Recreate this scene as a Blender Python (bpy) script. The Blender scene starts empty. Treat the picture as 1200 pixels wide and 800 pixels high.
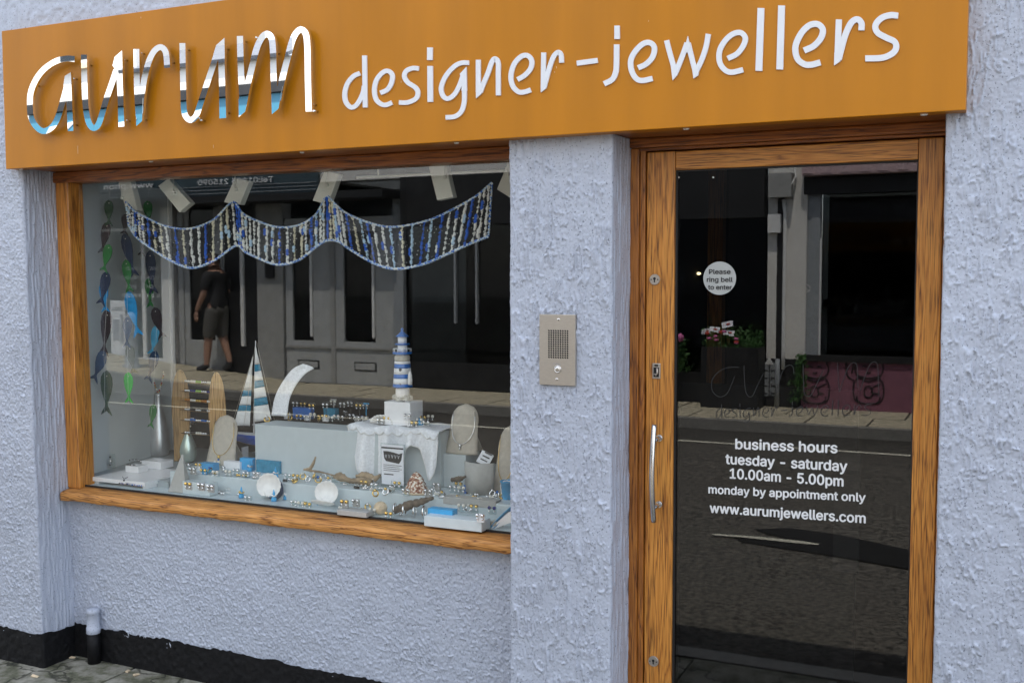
import bpy, bmesh, math, random
import numpy as np
from mathutils import Vector, Matrix
random.seed(7)
SC = bpy.context.scene
COL = SC.collection
PI = math.pi
R = math.radians

# ---------------------------------------------------------------- camera
CAMPOS = np.array([0.0, -3.13, 1.6])
YAW, PITCH, ROLL, FPX = R(25.15), R(3.6), R(-0.1), 1250.0
_fw = np.array([-math.sin(YAW) * math.cos(PITCH), math.cos(YAW) * math.cos(PITCH), -math.sin(PITCH)])
_r0 = np.array([math.cos(YAW), math.sin(YAW), 0.0])
_u0 = np.cross(_r0, _fw)
_rt = _r0 * math.cos(ROLL) + _u0 * math.sin(ROLL)
_up = -_r0 * math.sin(ROLL) + _u0 * math.cos(ROLL)
cam_d = bpy.data.cameras.new("camera")
cam = bpy.data.objects.new("camera", cam_d)
COL.objects.link(cam)
SC.camera = cam
cam_d.sensor_width = 36.0
cam_d.lens = FPX / 1200.0 * 36.0
cam_d.clip_start = 0.05
cam_d.clip_end = 500.0
cam.matrix_world = Matrix(((_rt[0], _up[0], -_fw[0], CAMPOS[0]), (_rt[1], _up[1], -_fw[1], CAMPOS[1]),
                           (_rt[2], _up[2], -_fw[2], CAMPOS[2]), (0, 0, 0, 1)))

# ---------------------------------------------------------------- sky, sun, exposure
SUN_EL, SUN_AZ = R(65.0), R(12.0)          # high sun behind the shop: its front stands in open shade
world = bpy.data.worlds.new("World")
SC.world = world
world.use_nodes = True
wn = world.node_tree
bg = wn.nodes["Background"]
sky = wn.nodes.new("ShaderNodeTexSky")
sky.sky_type = 'NISHITA'
sky.sun_disc = False
sky.sun_elevation = SUN_EL
sky.sun_rotation = SUN_AZ
sky.air_density = 1.0
sky.dust_density = 1.5
# thin summer cloud over the blue
_tc = wn.nodes.new("ShaderNodeTexCoord"); _cn = wn.nodes.new("ShaderNodeTexNoise")
_cn.inputs["Scale"].default_value = 2.2; _cn.inputs["Detail"].default_value = 7; _cn.inputs["Roughness"].default_value = 0.55
wn.links.new(_tc.outputs["Generated"], _cn.inputs["Vector"])
_cr = wn.nodes.new("ShaderNodeMapRange"); _cr.inputs[1].default_value = 0.38; _cr.inputs[2].default_value = 0.66; _cr.inputs[3].default_value = 0.18; _cr.inputs[4].default_value = 0.75
wn.links.new(_cn.outputs[0], _cr.inputs[0])
_cm = wn.nodes.new("ShaderNodeMix"); _cm.data_type = 'RGBA'; _cm.inputs[7].default_value = (8.2, 8.5, 9.0, 1)
wn.links.new(_cr.outputs[0], _cm.inputs[0]); wn.links.new(sky.outputs[0], _cm.inputs[6]); wn.links.new(_cm.outputs[2], bg.inputs[0])
bg.inputs[1].default_value = 0.14
sun_d = bpy.data.lights.new("sun", 'SUN')
sun_d.energy = 3.6
sun_d.angle = R(0.6)
sun_d.color = (1.0, 0.95, 0.87)
sun = bpy.data.objects.new("sun", sun_d)
COL.objects.link(sun)
_sd = Vector((math.sin(SUN_AZ) * math.cos(SUN_EL), math.cos(SUN_AZ) * math.cos(SUN_EL), math.sin(SUN_EL)))
sun.rotation_euler = _sd.to_track_quat('Z', 'Y').to_euler()
sun.location = (3, 12, 18)
SC.view_settings.view_transform = 'Standard'
SC.view_settings.look = 'None'
SC.view_settings.gamma = 1.0
SC.view_settings.exposure = 1.36
SC.render.engine = 'CYCLES'
SC.cycles.max_bounces = 10
SC.cycles.transparent_max_bounces = 24
SC.cycles.caustics_reflective = False
SC.cycles.caustics_refractive = False

# ---------------------------------------------------------------- geometry of the photograph
def ray(px, py):
    return _fw * FPX + _rt * (px - 600.0) - _up * (py - 400.0)
def U(px, py, Y=0.0):                       # the point of the vertical plane y = Y seen at a pixel
    d = ray(px, py); t = (Y - CAMPOS[1]) / d[1]; p = CAMPOS + d * t
    return float(p[0]), float(p[2])
def G(px, py, Z=0.0):                       # the point of the horizontal plane z = Z seen at a pixel
    d = ray(px, py); t = (Z - CAMPOS[2]) / d[2]; p = CAMPOS + d * t
    return float(p[0]), float(p[1])
def UR(px, py, Y, M=0.2):                   # the same for a place across the street seen in glass standing at y = M
    return U(px, py, 2 * M - Y)

# ---------------------------------------------------------------- materials
MATS = {}
def nmat(name):
    m = bpy.data.materials.new(name); m.use_nodes = True
    MATS[name] = m
    return m, m.node_tree, m.node_tree.nodes["Principled BSDF"]
def _n(t, typ, **kw):
    n = t.nodes.new(typ)
    for k, v in kw.items():
        setattr(n, k, v)
    return n
def _ramp(t, stops):
    r = t.nodes.new("ShaderNodeValToRGB")
    e = r.color_ramp.elements
    while len(e) > 1: e.remove(e[-1])
    e[0].position = stops[0][0]; e[0].color = (*stops[0][1], 1)
    for p, c in stops[1:]:
        x = e.new(p); x.color = (*c, 1)
    return r
def mat(name, col, rough=0.6, metal=0.0, var=0.12, vs=25.0, bump=0.0, bs=200.0, spec=None, coat=0.0, trans=0.0, stretch=(1, 1, 1)):
    m, t, b = nmat(name)
    tc = _n(t, "ShaderNodeTexCoord")
    mp = _n(t, "ShaderNodeMapping"); mp.inputs["Scale"].default_value = stretch
    t.links.new(tc.outputs["Object"], mp.inputs[0])
    no = _n(t, "ShaderNodeTexNoise"); no.inputs["Scale"].default_value = vs; no.inputs["Detail"].default_value = 6
    t.links.new(mp.outputs[0], no.inputs["Vector"])
    lo = tuple(max(0, c * (1 - var)) for c in col); hi = tuple(min(1, c * (1 + var)) for c in col)
    r = _ramp(t, [(0.3, lo), (0.7, hi)])
    t.links.new(no.outputs[0], r.inputs[0]); t.links.new(r.outputs[0], b.inputs["Base Color"])
    b.inputs["Roughness"].default_value = rough; b.inputs["Metallic"].default_value = metal
    if spec is not None: b.inputs["Specular IOR Level"].default_value = spec
    if coat: b.inputs["Coat Weight"].default_value = coat; b.inputs["Coat Roughness"].default_value = 0.08
    if trans: b.inputs["Transmission Weight"].default_value = trans
    if bump:
        n2 = _n(t, "ShaderNodeTexNoise"); n2.inputs["Scale"].default_value = bs; n2.inputs["Detail"].default_value = 5
        t.links.new(mp.outputs[0], n2.inputs["Vector"])
        bp = _n(t, "ShaderNodeBump"); bp.inputs["Strength"].default_value = bump; bp.inputs["Distance"].default_value = 0.002
        t.links.new(n2.outputs[0], bp.inputs["Height"]); t.links.new(bp.outputs[0], b.inputs["Normal"])
    return m

def wood_mat(name, axis, light, mid, dark, rough=0.42, fig=7.0, coat=0.15):
    m, t, b = nmat(name)
    tc = _n(t, "ShaderNodeTexCoord"); oi = _n(t, "ShaderNodeObjectInfo")
    off = _n(t, "ShaderNodeVectorMath", operation='SCALE')
    cmb = _n(t, "ShaderNodeCombineXYZ")
    for k in range(3): t.links.new(oi.outputs["Random"], cmb.inputs[k])
    t.links.new(cmb.outputs[0], off.inputs[0]); off.inputs["Scale"].default_value = 9.0
    add = _n(t, "ShaderNodeVectorMath", operation='ADD')
    t.links.new(tc.outputs["Object"], add.inputs[0]); t.links.new(off.outputs[0], add.inputs[1])
    def mapped(a, s):
        mp = _n(t, "ShaderNodeMapping")
        sc = [a, a, a]; sc[axis] = s
        mp.inputs["Scale"].default_value = sc
        t.links.new(add.outputs[0], mp.inputs[0])
        return mp
    # cathedral figure: contours of a slowly stretched noise
    m1 = mapped(15.0, 1.2)
    n1 = _n(t, "ShaderNodeTexNoise"); n1.inputs["Scale"].default_value = 1.0; n1.inputs["Detail"].default_value = 2.5; n1.inputs["Roughness"].default_value = 0.45
    t.links.new(m1.outputs[0], n1.inputs["Vector"])
    mu = _n(t, "ShaderNodeMath", operation='MULTIPLY'); mu.inputs[1].default_value = fig
    t.links.new(n1.outputs[0], mu.inputs[0])
    m1b = mapped(230.0, 7.0)
    n1b = _n(t, "ShaderNodeTexNoise"); n1b.inputs["Scale"].default_value = 1.0; n1b.inputs["Detail"].default_value = 4
    t.links.new(m1b.outputs[0], n1b.inputs["Vector"])
    ma = _n(t, "ShaderNodeMath", operation='MULTIPLY_ADD'); ma.inputs[1].default_value = 0.7
    t.links.new(n1b.outputs[0], ma.inputs[0]); t.links.new(mu.outputs[0], ma.inputs[2])
    fr = _n(t, "ShaderNodeMath", operation='PINGPONG'); fr.inputs[1].default_value = 0.5
    t.links.new(ma.outputs[0], fr.inputs[0])
    m2 = mapped(300.0, 9.0)
    n2 = _n(t, "ShaderNodeTexNoise"); n2.inputs["Scale"].default_value = 1.0; n2.inputs["Detail"].default_value = 3
    t.links.new(m2.outputs[0], n2.inputs["Vector"])
    soft = tuple((d * 0.55 + m_ * 0.45) for d, m_ in zip(dark, mid))
    r1 = _ramp(t, [(0.0, dark), (0.025, soft), (0.07, mid), (0.22, light), (0.5, mid)])
    t.links.new(fr.outputs[0], r1.inputs[0])
    r2 = _ramp(t, [(0.36, (0.22, 0.17, 0.13)), (0.44, (0.82, 0.8, 0.78)), (0.60, (1.05, 1.03, 1.0))])
    t.links.new(n2.outputs[0], r2.inputs[0])
    mx = _n(t, "ShaderNodeMix", data_type='RGBA', blend_type='MULTIPLY'); mx.inputs[0].default_value = 0.85
    t.links.new(r1.outputs[0], mx.inputs[6]); t.links.new(r2.outputs[0], mx.inputs[7])
    # broad blotches of varnish
    n3 = _n(t, "ShaderNodeTexNoise"); n3.inputs["Scale"].default_value = 5.0; n3.inputs["Detail"].default_value = 3
    t.links.new(add.outputs[0], n3.inputs["Vector"])
    r3 = _ramp(t, [(0.35, (0.80, 0.76, 0.72)), (0.65, (1.0, 1.0, 1.0))])
    t.links.new(n3.outputs[0], r3.inputs[0])
    mx2 = _n(t, "ShaderNodeMix", data_type='RGBA', blend_type='MULTIPLY'); mx2.inputs[0].default_value = 0.7
    t.links.new(mx.outputs[2], mx2.inputs[6]); t.links.new(r3.outputs[0], mx2.inputs[7])
    t.links.new(mx2.outputs[2], b.inputs["Base Color"])
    b.inputs["Roughness"].default_value = rough
    b.inputs["Coat Weight"].default_value = coat; b.inputs["Coat Roughness"].default_value = 0.25
    bp = _n(t, "ShaderNodeBump"); bp.inputs["Strength"].default_value = 0.5; bp.inputs["Distance"].default_value = 0.001
    t.links.new(n2.outputs[0], bp.inputs["Height"]); t.links.new(bp.outputs[0], b.inputs["Normal"])
    return m

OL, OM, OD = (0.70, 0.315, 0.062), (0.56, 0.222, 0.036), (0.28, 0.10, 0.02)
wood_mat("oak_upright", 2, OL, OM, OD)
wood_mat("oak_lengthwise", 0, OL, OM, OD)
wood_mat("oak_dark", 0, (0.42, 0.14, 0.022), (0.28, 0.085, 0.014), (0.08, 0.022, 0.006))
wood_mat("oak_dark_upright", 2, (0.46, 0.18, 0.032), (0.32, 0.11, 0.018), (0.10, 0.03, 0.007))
wood_mat("oak_sill", 0, (0.72, 0.36, 0.11), (0.55, 0.24, 0.055), (0.11, 0.036, 0.01), rough=0.6, fig=8.0, coat=0.0)
wood_mat("birch_ply", 2, (0.62, 0.4, 0.17), (0.55, 0.34, 0.14), (0.42, 0.24, 0.09), coat=0.0)

# lilac masonry paint
def paint_mat(name, col, dirt=0.5):
    m, t, b = nmat(name)
    tc = _n(t, "ShaderNodeTexCoord")
    n1 = _n(t, "ShaderNodeTexNoise"); n1.inputs["Scale"].default_value = 2.2; n1.inputs["Detail"].default_value = 8
    t.links.new(tc.outputs["Object"], n1.inputs["Vector"])
    r1 = _ramp(t, [(0.3, tuple(c * 0.9 for c in col)), (0.7, col)])
    t.links.new(n1.outputs[0], r1.inputs[0])
    n2 = _n(t, "ShaderNodeTexNoise"); n2.inputs["Scale"].default_value = 170; n2.inputs["Detail"].default_value = 5
    t.links.new(tc.outputs["Object"], n2.inputs["Vector"])
    r2 = _ramp(t, [(0.33, (0.22, 0.23, 0.26)), (0.39, (1, 1, 1))])
    t.links.new(n2.outputs[0], r2.inputs[0])
    mx = _n(t, "ShaderNodeMix", data_type='RGBA', blend_type='MULTIPLY'); mx.inputs[0].default_value = dirt
    t.links.new(r1.outputs[0], mx.inputs[6]); t.links.new(r2.outputs[0], mx.inputs[7])
    t.links.new(mx.outputs[2], b.inputs["Base Color"])
    b.inputs["Roughness"].default_value = 0.38
    b.inputs["Specular IOR Level"].default_value = 0.5
    n3 = _n(t, "ShaderNodeTexNoise"); n3.inputs["Scale"].default_value = 420; n3.inputs["Detail"].default_value = 4
    t.links.new(tc.outputs["Object"], n3.inputs["Vector"])
    bp = _n(t, "ShaderNodeBump"); bp.inputs["Strength"].default_value = 0.6; bp.inputs["Distance"].default_value = 0.0012
    t.links.new(n3.outputs[0], bp.inputs["Height"]); t.links.new(bp.outputs[0], b.inputs["Normal"])
    return m
paint_mat("lilac_paint", (0.47, 0.512, 0.605), 0.75)
mat("black_bitumen", (0.006, 0.006, 0.007), 0.6, var=0.5, vs=60, bump=0.9, bs=300, spec=0.25)
mat("sign_ochre", (0.48, 0.178, 0.002), 0.38, spec=0.3, var=0.09, vs=9, bump=0.05, bs=600, coat=0.06, stretch=(1, 1, 0.12))
mat("sign_edge", (0.62, 0.30, 0.06), 0.35)
mat("letter_white", (0.74, 0.76, 0.80), 0.45, var=0.02)
mat("letter_outline", (0.30, 0.11, 0.02), 0.5, var=0.05)
mat("vinyl_white", (0.75, 0.76, 0.77), 0.5, var=0.03)
mat("chrome", (0.92, 0.93, 0.94), 0.012, metal=1.0, var=0.01)
mat("steel_brushed", (0.50, 0.46, 0.41), 0.42, metal=0.85, var=0.08, vs=60, stretch=(1, 1, 14), bump=0.1)
mat("steel_bright", (0.72, 0.71, 0.69), 0.22, metal=1.0, var=0.05)
mat("dark_hole", (0.01, 0.01, 0.01), 0.8)
mat("cap_white", (0.8, 0.8, 0.78), 0.4)
def slab_mat(name):
    m, t, b = nmat(name)
    tc = _n(t, "ShaderNodeTexCoord"); oi = _n(t, "ShaderNodeObjectInfo"); ad = _n(t, "ShaderNodeVectorMath", operation='ADD'); sc = _n(t, "ShaderNodeVectorMath", operation='SCALE'); sc.inputs["Scale"].default_value = 7
    cb = _n(t, "ShaderNodeCombineXYZ"); t.links.new(oi.outputs["Random"], cb.inputs[0]); t.links.new(oi.outputs["Random"], cb.inputs[1]); t.links.new(cb.outputs[0], sc.inputs[0])
    t.links.new(tc.outputs["Object"], ad.inputs[0]); t.links.new(sc.outputs[0], ad.inputs[1])
    n1 = _n(t, "ShaderNodeTexNoise"); n1.inputs["Scale"].default_value = 8; n1.inputs["Detail"].default_value = 9; n1.inputs["Roughness"].default_value = 0.7; t.links.new(ad.outputs[0], n1.inputs["Vector"])
    r1 = _ramp(t, [(0.34, (0.035, 0.038, 0.022)), (0.44, (0.11, 0.11, 0.07)), (0.54, (0.22, 0.21, 0.17)), (0.7, (0.36, 0.345, 0.29))]); t.links.new(n1.outputs[0], r1.inputs[0])
    v = _n(t, "ShaderNodeTexVoronoi", feature='DISTANCE_TO_EDGE'); v.inputs["Scale"].default_value = 3.2
    nd = _n(t, "ShaderNodeTexNoise"); nd.inputs["Scale"].default_value = 9; nd.inputs["Detail"].default_value = 5; t.links.new(ad.outputs[0], nd.inputs["Vector"])
    mxv = _n(t, "ShaderNodeMix", data_type='RGBA'); mxv.inputs[0].default_value = 0.16; t.links.new(ad.outputs[0], mxv.inputs[6]); t.links.new(nd.outputs["Color"], mxv.inputs[7]); t.links.new(mxv.outputs[2], v.inputs["Vector"])
    r2 = _ramp(t, [(0.0, (0.12, 0.12, 0.10)), (0.010, (0.3, 0.3, 0.27)), (0.022, (1, 1, 1))]); t.links.new(v.outputs["Distance"], r2.inputs[0])
    mx = _n(t, "ShaderNodeMix", data_type='RGBA', blend_type='MULTIPLY'); mx.inputs[0].default_value = 0.9; t.links.new(r1.outputs[0], mx.inputs[6]); t.links.new(r2.outputs[0], mx.inputs[7])
    t.links.new(mx.outputs[2], b.inputs["Base Color"]); b.inputs["Roughness"].default_value = 0.9
    bp = _n(t, "ShaderNodeBump"); bp.inputs["Strength"].default_value = 1.0; bp.inputs["Distance"].default_value = 0.006; t.links.new(n1.outputs[0], bp.inputs["Height"]); t.links.new(bp.outputs[0], b.inputs["Normal"])
slab_mat("concrete_slab")
mat("slab_opposite", (0.46, 0.41, 0.30), 0.85, var=0.35, vs=9, bump=0.5, bs=60)
mat("mortar_joint", (0.10, 0.09, 0.075), 0.95, var=0.3, vs=60, bump=0.8, bs=150)
mat("asphalt", (0.088, 0.080, 0.068), 0.9, var=0.8, vs=34, bump=1.0, bs=70)
mat("shadow_black", (0.003, 0.003, 0.003), 0.85, var=0.3, vs=70, bump=0.8, bs=140)  # near-black colour standing in for shade on the road
mat("earth", (0.10, 0.10, 0.09), 0.95)
mat("kerb_stone", (0.22, 0.21, 0.19), 0.8, var=0.2, vs=20, bump=0.6)
mat("line_paint", (0.62, 0.60, 0.50), 0.7, var=0.25, vs=40)
mat("grey_card", (0.54, 0.60, 0.61), 0.8, var=0.03, bump=0.2, bs=500)
mat("grey_panel", (0.36, 0.40, 0.41), 0.75, var=0.05, vs=8)
mat("frost_acrylic", (0.60, 0.68, 0.70), 0.35, var=0.04, spec=0.5)
mat("white_gloss", (0.88, 0.88, 0.88), 0.25, var=0.02)
mat("white_matt", (0.88, 0.88, 0.88), 0.7, var=0.04)
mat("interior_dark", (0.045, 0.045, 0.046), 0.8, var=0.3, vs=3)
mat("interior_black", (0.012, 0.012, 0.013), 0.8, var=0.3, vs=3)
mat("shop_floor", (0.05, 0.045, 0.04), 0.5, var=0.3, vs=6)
mat("pale_paint", (0.62, 0.66, 0.65), 0.6, var=0.04, vs=5)
mat("cream_lamp", (0.80, 0.80, 0.72), 0.45, var=0.03)
mat("suede_taupe", (0.52, 0.475, 0.395), 0.9, var=0.08, vs=60, bump=0.3, bs=700)
mat("suede_grey", (0.42, 0.42, 0.395), 0.9, var=0.06, vs=60)
mat("gold", (0.85, 0.58, 0.18), 0.2, metal=1.0, var=0.05)
mat("silver", (0.86, 0.86, 0.85), 0.14, metal=1.0, var=0.03)
mat("brushed_silver", (0.72, 0.73, 0.73), 0.34, metal=0.75, var=0.06)
mat("silver_green", (0.66, 0.78, 0.70), 0.3, metal=0.6, var=0.05)
mat("blue_gem", (0.01, 0.12, 0.42), 0.1, var=0.1)
mat("navy_bead", (0.01, 0.015, 0.16), 0.12)
mat("amber_bead", (0.45, 0.18, 0.03), 0.2)
mat("red_bead", (0.35, 0.03, 0.02), 0.25)
mat("green_bead", (0.25, 0.45, 0.08), 0.25)
mat("pearl", (0.78, 0.75, 0.66), 0.2, var=0.03)
mat("black_bead", (0.012, 0.012, 0.012), 0.2)
mat("blue_paint", (0.02, 0.16, 0.55), 0.4, var=0.1)
mat("blue_pale", (0.05, 0.33, 0.62), 0.5, var=0.06)
mat("sky_blue", (0.05, 0.40, 0.75), 0.5, var=0.08)
mat("teal_band", (0.03, 0.24, 0.38), 0.7, var=0.2, vs=80)
mat("sail_cloth", (0.88, 0.88, 0.85), 0.85, var=0.06, vs=60, bump=0.3)
mat("hull_blue", (0.015, 0.09, 0.48), 0.25, var=0.1, coat=0.5)
mat("cloth_white", (0.84, 0.86, 0.88), 0.95, var=0.12, vs=120, bump=1.0, bs=75)
mat("cord_white", (0.80, 0.80, 0.78), 0.9, var=0.05)
mat("driftwood", (0.36, 0.27, 0.17), 0.85, var=0.5, vs=28, bump=1.0, bs=60, stretch=(0.4, 1, 1))
mat("driftwood_dark", (0.11, 0.085, 0.06), 0.85, var=0.5, vs=40, bump=1.0, bs=90)
mat("shell_white", (0.88, 0.87, 0.84), 0.5, var=0.08, vs=40)
mat("shell_cream", (0.68, 0.54, 0.36), 0.5, var=0.2, vs=60)
mat("shell_brown", (0.26, 0.09, 0.05), 0.5, var=0.2, vs=60)
mat("shell_bluegrey", (0.02, 0.06, 0.14), 0.5)
mat("rock_grey", (0.45, 0.45, 0.42), 0.9, var=0.4, vs=90, bump=1.0)
mat("print_black", (0.02, 0.02, 0.022), 0.6)
mat("print_grey", (0.35, 0.37, 0.42), 0.6)
mat("paper_white", (0.78, 0.80, 0.84), 0.6, var=0.02)
mat("sticker_grey", (0.42, 0.44, 0.43), 0.6, var=0.05)
mat("etched_line", (0.018, 0.02, 0.022), 0.6)
for nm, c in dict(felt_green=(0.02, 0.16, 0.035), felt_dark_green=(0.025, 0.055, 0.03), felt_bright_green=(0.08, 0.55, 0.10), felt_navy=(0.008, 0.02, 0.06),
                  felt_blue=(0.015, 0.28, 0.62), felt_plum=(0.028, 0.018, 0.022), felt_slate=(0.012, 0.045, 0.11), felt_olive=(0.07, 0.085, 0.06), felt_light_blue=(0.10, 0.42, 0.66)).items():
    mat(nm, c, 0.85, var=0.12, vs=40)
mat("yarn_black", (0.010, 0.011, 0.014), 0.95, var=0.5, vs=160, bump=1.0, bs=300)
mat("yarn_white", (0.74, 0.75, 0.72), 0.9, var=0.2, vs=200)
mat("yarn_cream", (0.66, 0.62, 0.46), 0.9, var=0.2, vs=200)
mat("yarn_blue", (0.02, 0.11, 0.55), 0.9, var=0.2, vs=200)
mat("yarn_ice", (0.45, 0.62, 0.78), 0.9, var=0.2, vs=200)
def speckle(name, a, b_, c, scale):
    m, t, b = nmat(name)
    tc = _n(t, "ShaderNodeTexCoord"); no = _n(t, "ShaderNodeTexNoise"); no.inputs["Scale"].default_value = scale; no.inputs["Detail"].default_value = 1
    t.links.new(tc.outputs["Object"], no.inputs["Vector"])
    r = _ramp(t, [(0.42, a), (0.46, b_), (0.55, b_), (0.58, c)])
    t.links.new(no.outputs[0], r.inputs[0]); t.links.new(r.outputs[0], b.inputs["Base Color"]); b.inputs["Roughness"].default_value = 0.9
speckle("yarn_edge", (0.02, 0.13, 0.6), (0.45, 0.62, 0.8), (0.8, 0.82, 0.82), 130)
speckle("shell_spotted", (0.20, 0.07, 0.045), (0.45, 0.25, 0.16), (0.82, 0.76, 0.66), 110)

def glass_mat(name, r0, tint):
    m = bpy.data.materials.new(name); m.use_nodes = True; MATS[name] = m
    t = m.node_tree; t.nodes.remove(t.nodes["Principled BSDF"])
    tr = _n(t, "ShaderNodeBsdfTransparent"); tr.inputs[0].default_value = (*tint, 1)
    gl = _n(t, "ShaderNodeBsdfGlossy"); gl.inputs["Roughness"].default_value = 0.0; gl.inputs[0].default_value = (1, 1, 1, 1)
    lw = _n(t, "ShaderNodeLayerWeight"); lw.inputs[0].default_value = 0.5
    pw = _n(t, "ShaderNodeMath", operation='POWER'); pw.inputs[1].default_value = 5.0
    t.links.new(lw.outputs["Facing"], pw.inputs[0])
    ma = _n(t, "ShaderNodeMath", operation='MULTIPLY_ADD'); ma.inputs[1].default_value = 1 - r0; ma.inputs[2].default_value = r0
    t.links.new(pw.outputs[0], ma.inputs[0])
    mx = _n(t, "ShaderNodeMixShader")
    t.links.new(ma.outputs[0], mx.inputs[0]); t.links.new(tr.outputs[0], mx.inputs[1]); t.links.new(gl.outputs[0], mx.inputs[2])
    t.links.new(mx.outputs[0], t.nodes["Material Output"].inputs[0])
    return m
glass_mat("window_glass", 0.046, (0.985, 0.995, 0.99))
glass_mat("door_glass", 0.055, (0.62, 0.63, 0.62))
glass_mat("acrylic_clear", 0.07, (0.86, 0.90, 0.90))
glass_mat("far_glass", 0.05, (0.25, 0.27, 0.28))
glass_mat("etch_film", 0.03, (0.80, 0.80, 0.80))
# across the street
mat("white_render", (0.72, 0.70, 0.66), 0.8, var=0.06, vs=3)
mat("white_upvc", (0.78, 0.78, 0.77), 0.4, var=0.03)
mat("grey_door", (0.42, 0.43, 0.43), 0.55, var=0.08, vs=6)
mat("grey_stucco", (0.34, 0.34, 0.33), 0.8, var=0.15, vs=8)
mat("fascia_blue", (0.045, 0.20, 0.30), 0.5, var=0.05)
mat("fascia_slate", (0.045, 0.075, 0.09), 0.5, var=0.1)
mat("black_paint", (0.012, 0.012, 0.013), 0.6, var=0.4, vs=5)
mat("slate_roof", (0.13, 0.14, 0.16), 0.6, var=0.3, vs=20)
mat("pink_paint", (0.22, 0.085, 0.125), 0.7, var=0.12, vs=8)
mat("pink_cornice", (0.55, 0.40, 0.42), 0.7, var=0.3, vs=30, bump=1.0, bs=30)
mat("pale_post", (0.30, 0.32, 0.34), 0.6, var=0.1)
mat("leaf_green", (0.05, 0.13, 0.03), 0.6, var=0.4, vs=30)
mat("petal_pink", (0.6, 0.15, 0.35), 0.7)
mat("petal_red", (0.5, 0.05, 0.04), 0.7)
mat("skin", (0.42, 0.24, 0.17), 0.55, var=0.06)
mat("shirt_black", (0.02, 0.02, 0.022), 0.85)
mat("shorts_grey", (0.10, 0.095, 0.085), 0.9)
mat("hair_brown", (0.06, 0.035, 0.02), 0.8)
mat("shoe_dark", (0.03, 0.03, 0.035), 0.6)
mat("brown_cone", (0.30, 0.22, 0.12), 0.7, var=0.1)
def lamp_mat(name, col, e):
    m, t, b = nmat(name)
    b.inputs["Base Color"].default_value = (*col, 1); b.inputs["Emission Color"].default_value = (*col, 1); b.inputs["Emission Strength"].default_value = e
lamp_mat("lamp_glow", (1.0, 0.78, 0.42), 2.2)

# ---------------------------------------------------------------- builders
def setp(o, label=None, cat=None, group=None, kind=None):
    if label: o["label"] = label
    if cat: o["category"] = cat
    if group: o["group"] = group
    if kind: o["kind"] = kind
    return o
def thing(name, label, cat, loc=(0, 0, 0), group=None, kind=None):
    o = bpy.data.objects.new(name, None); COL.objects.link(o)
    o.location = loc; o.empty_display_size = 0.05
    return setp(o, label, cat, group, kind)
def worigin(o):
    p = Vector((0, 0, 0))
    while o is not None:
        p += o.location; o = o.parent
    return p

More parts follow.
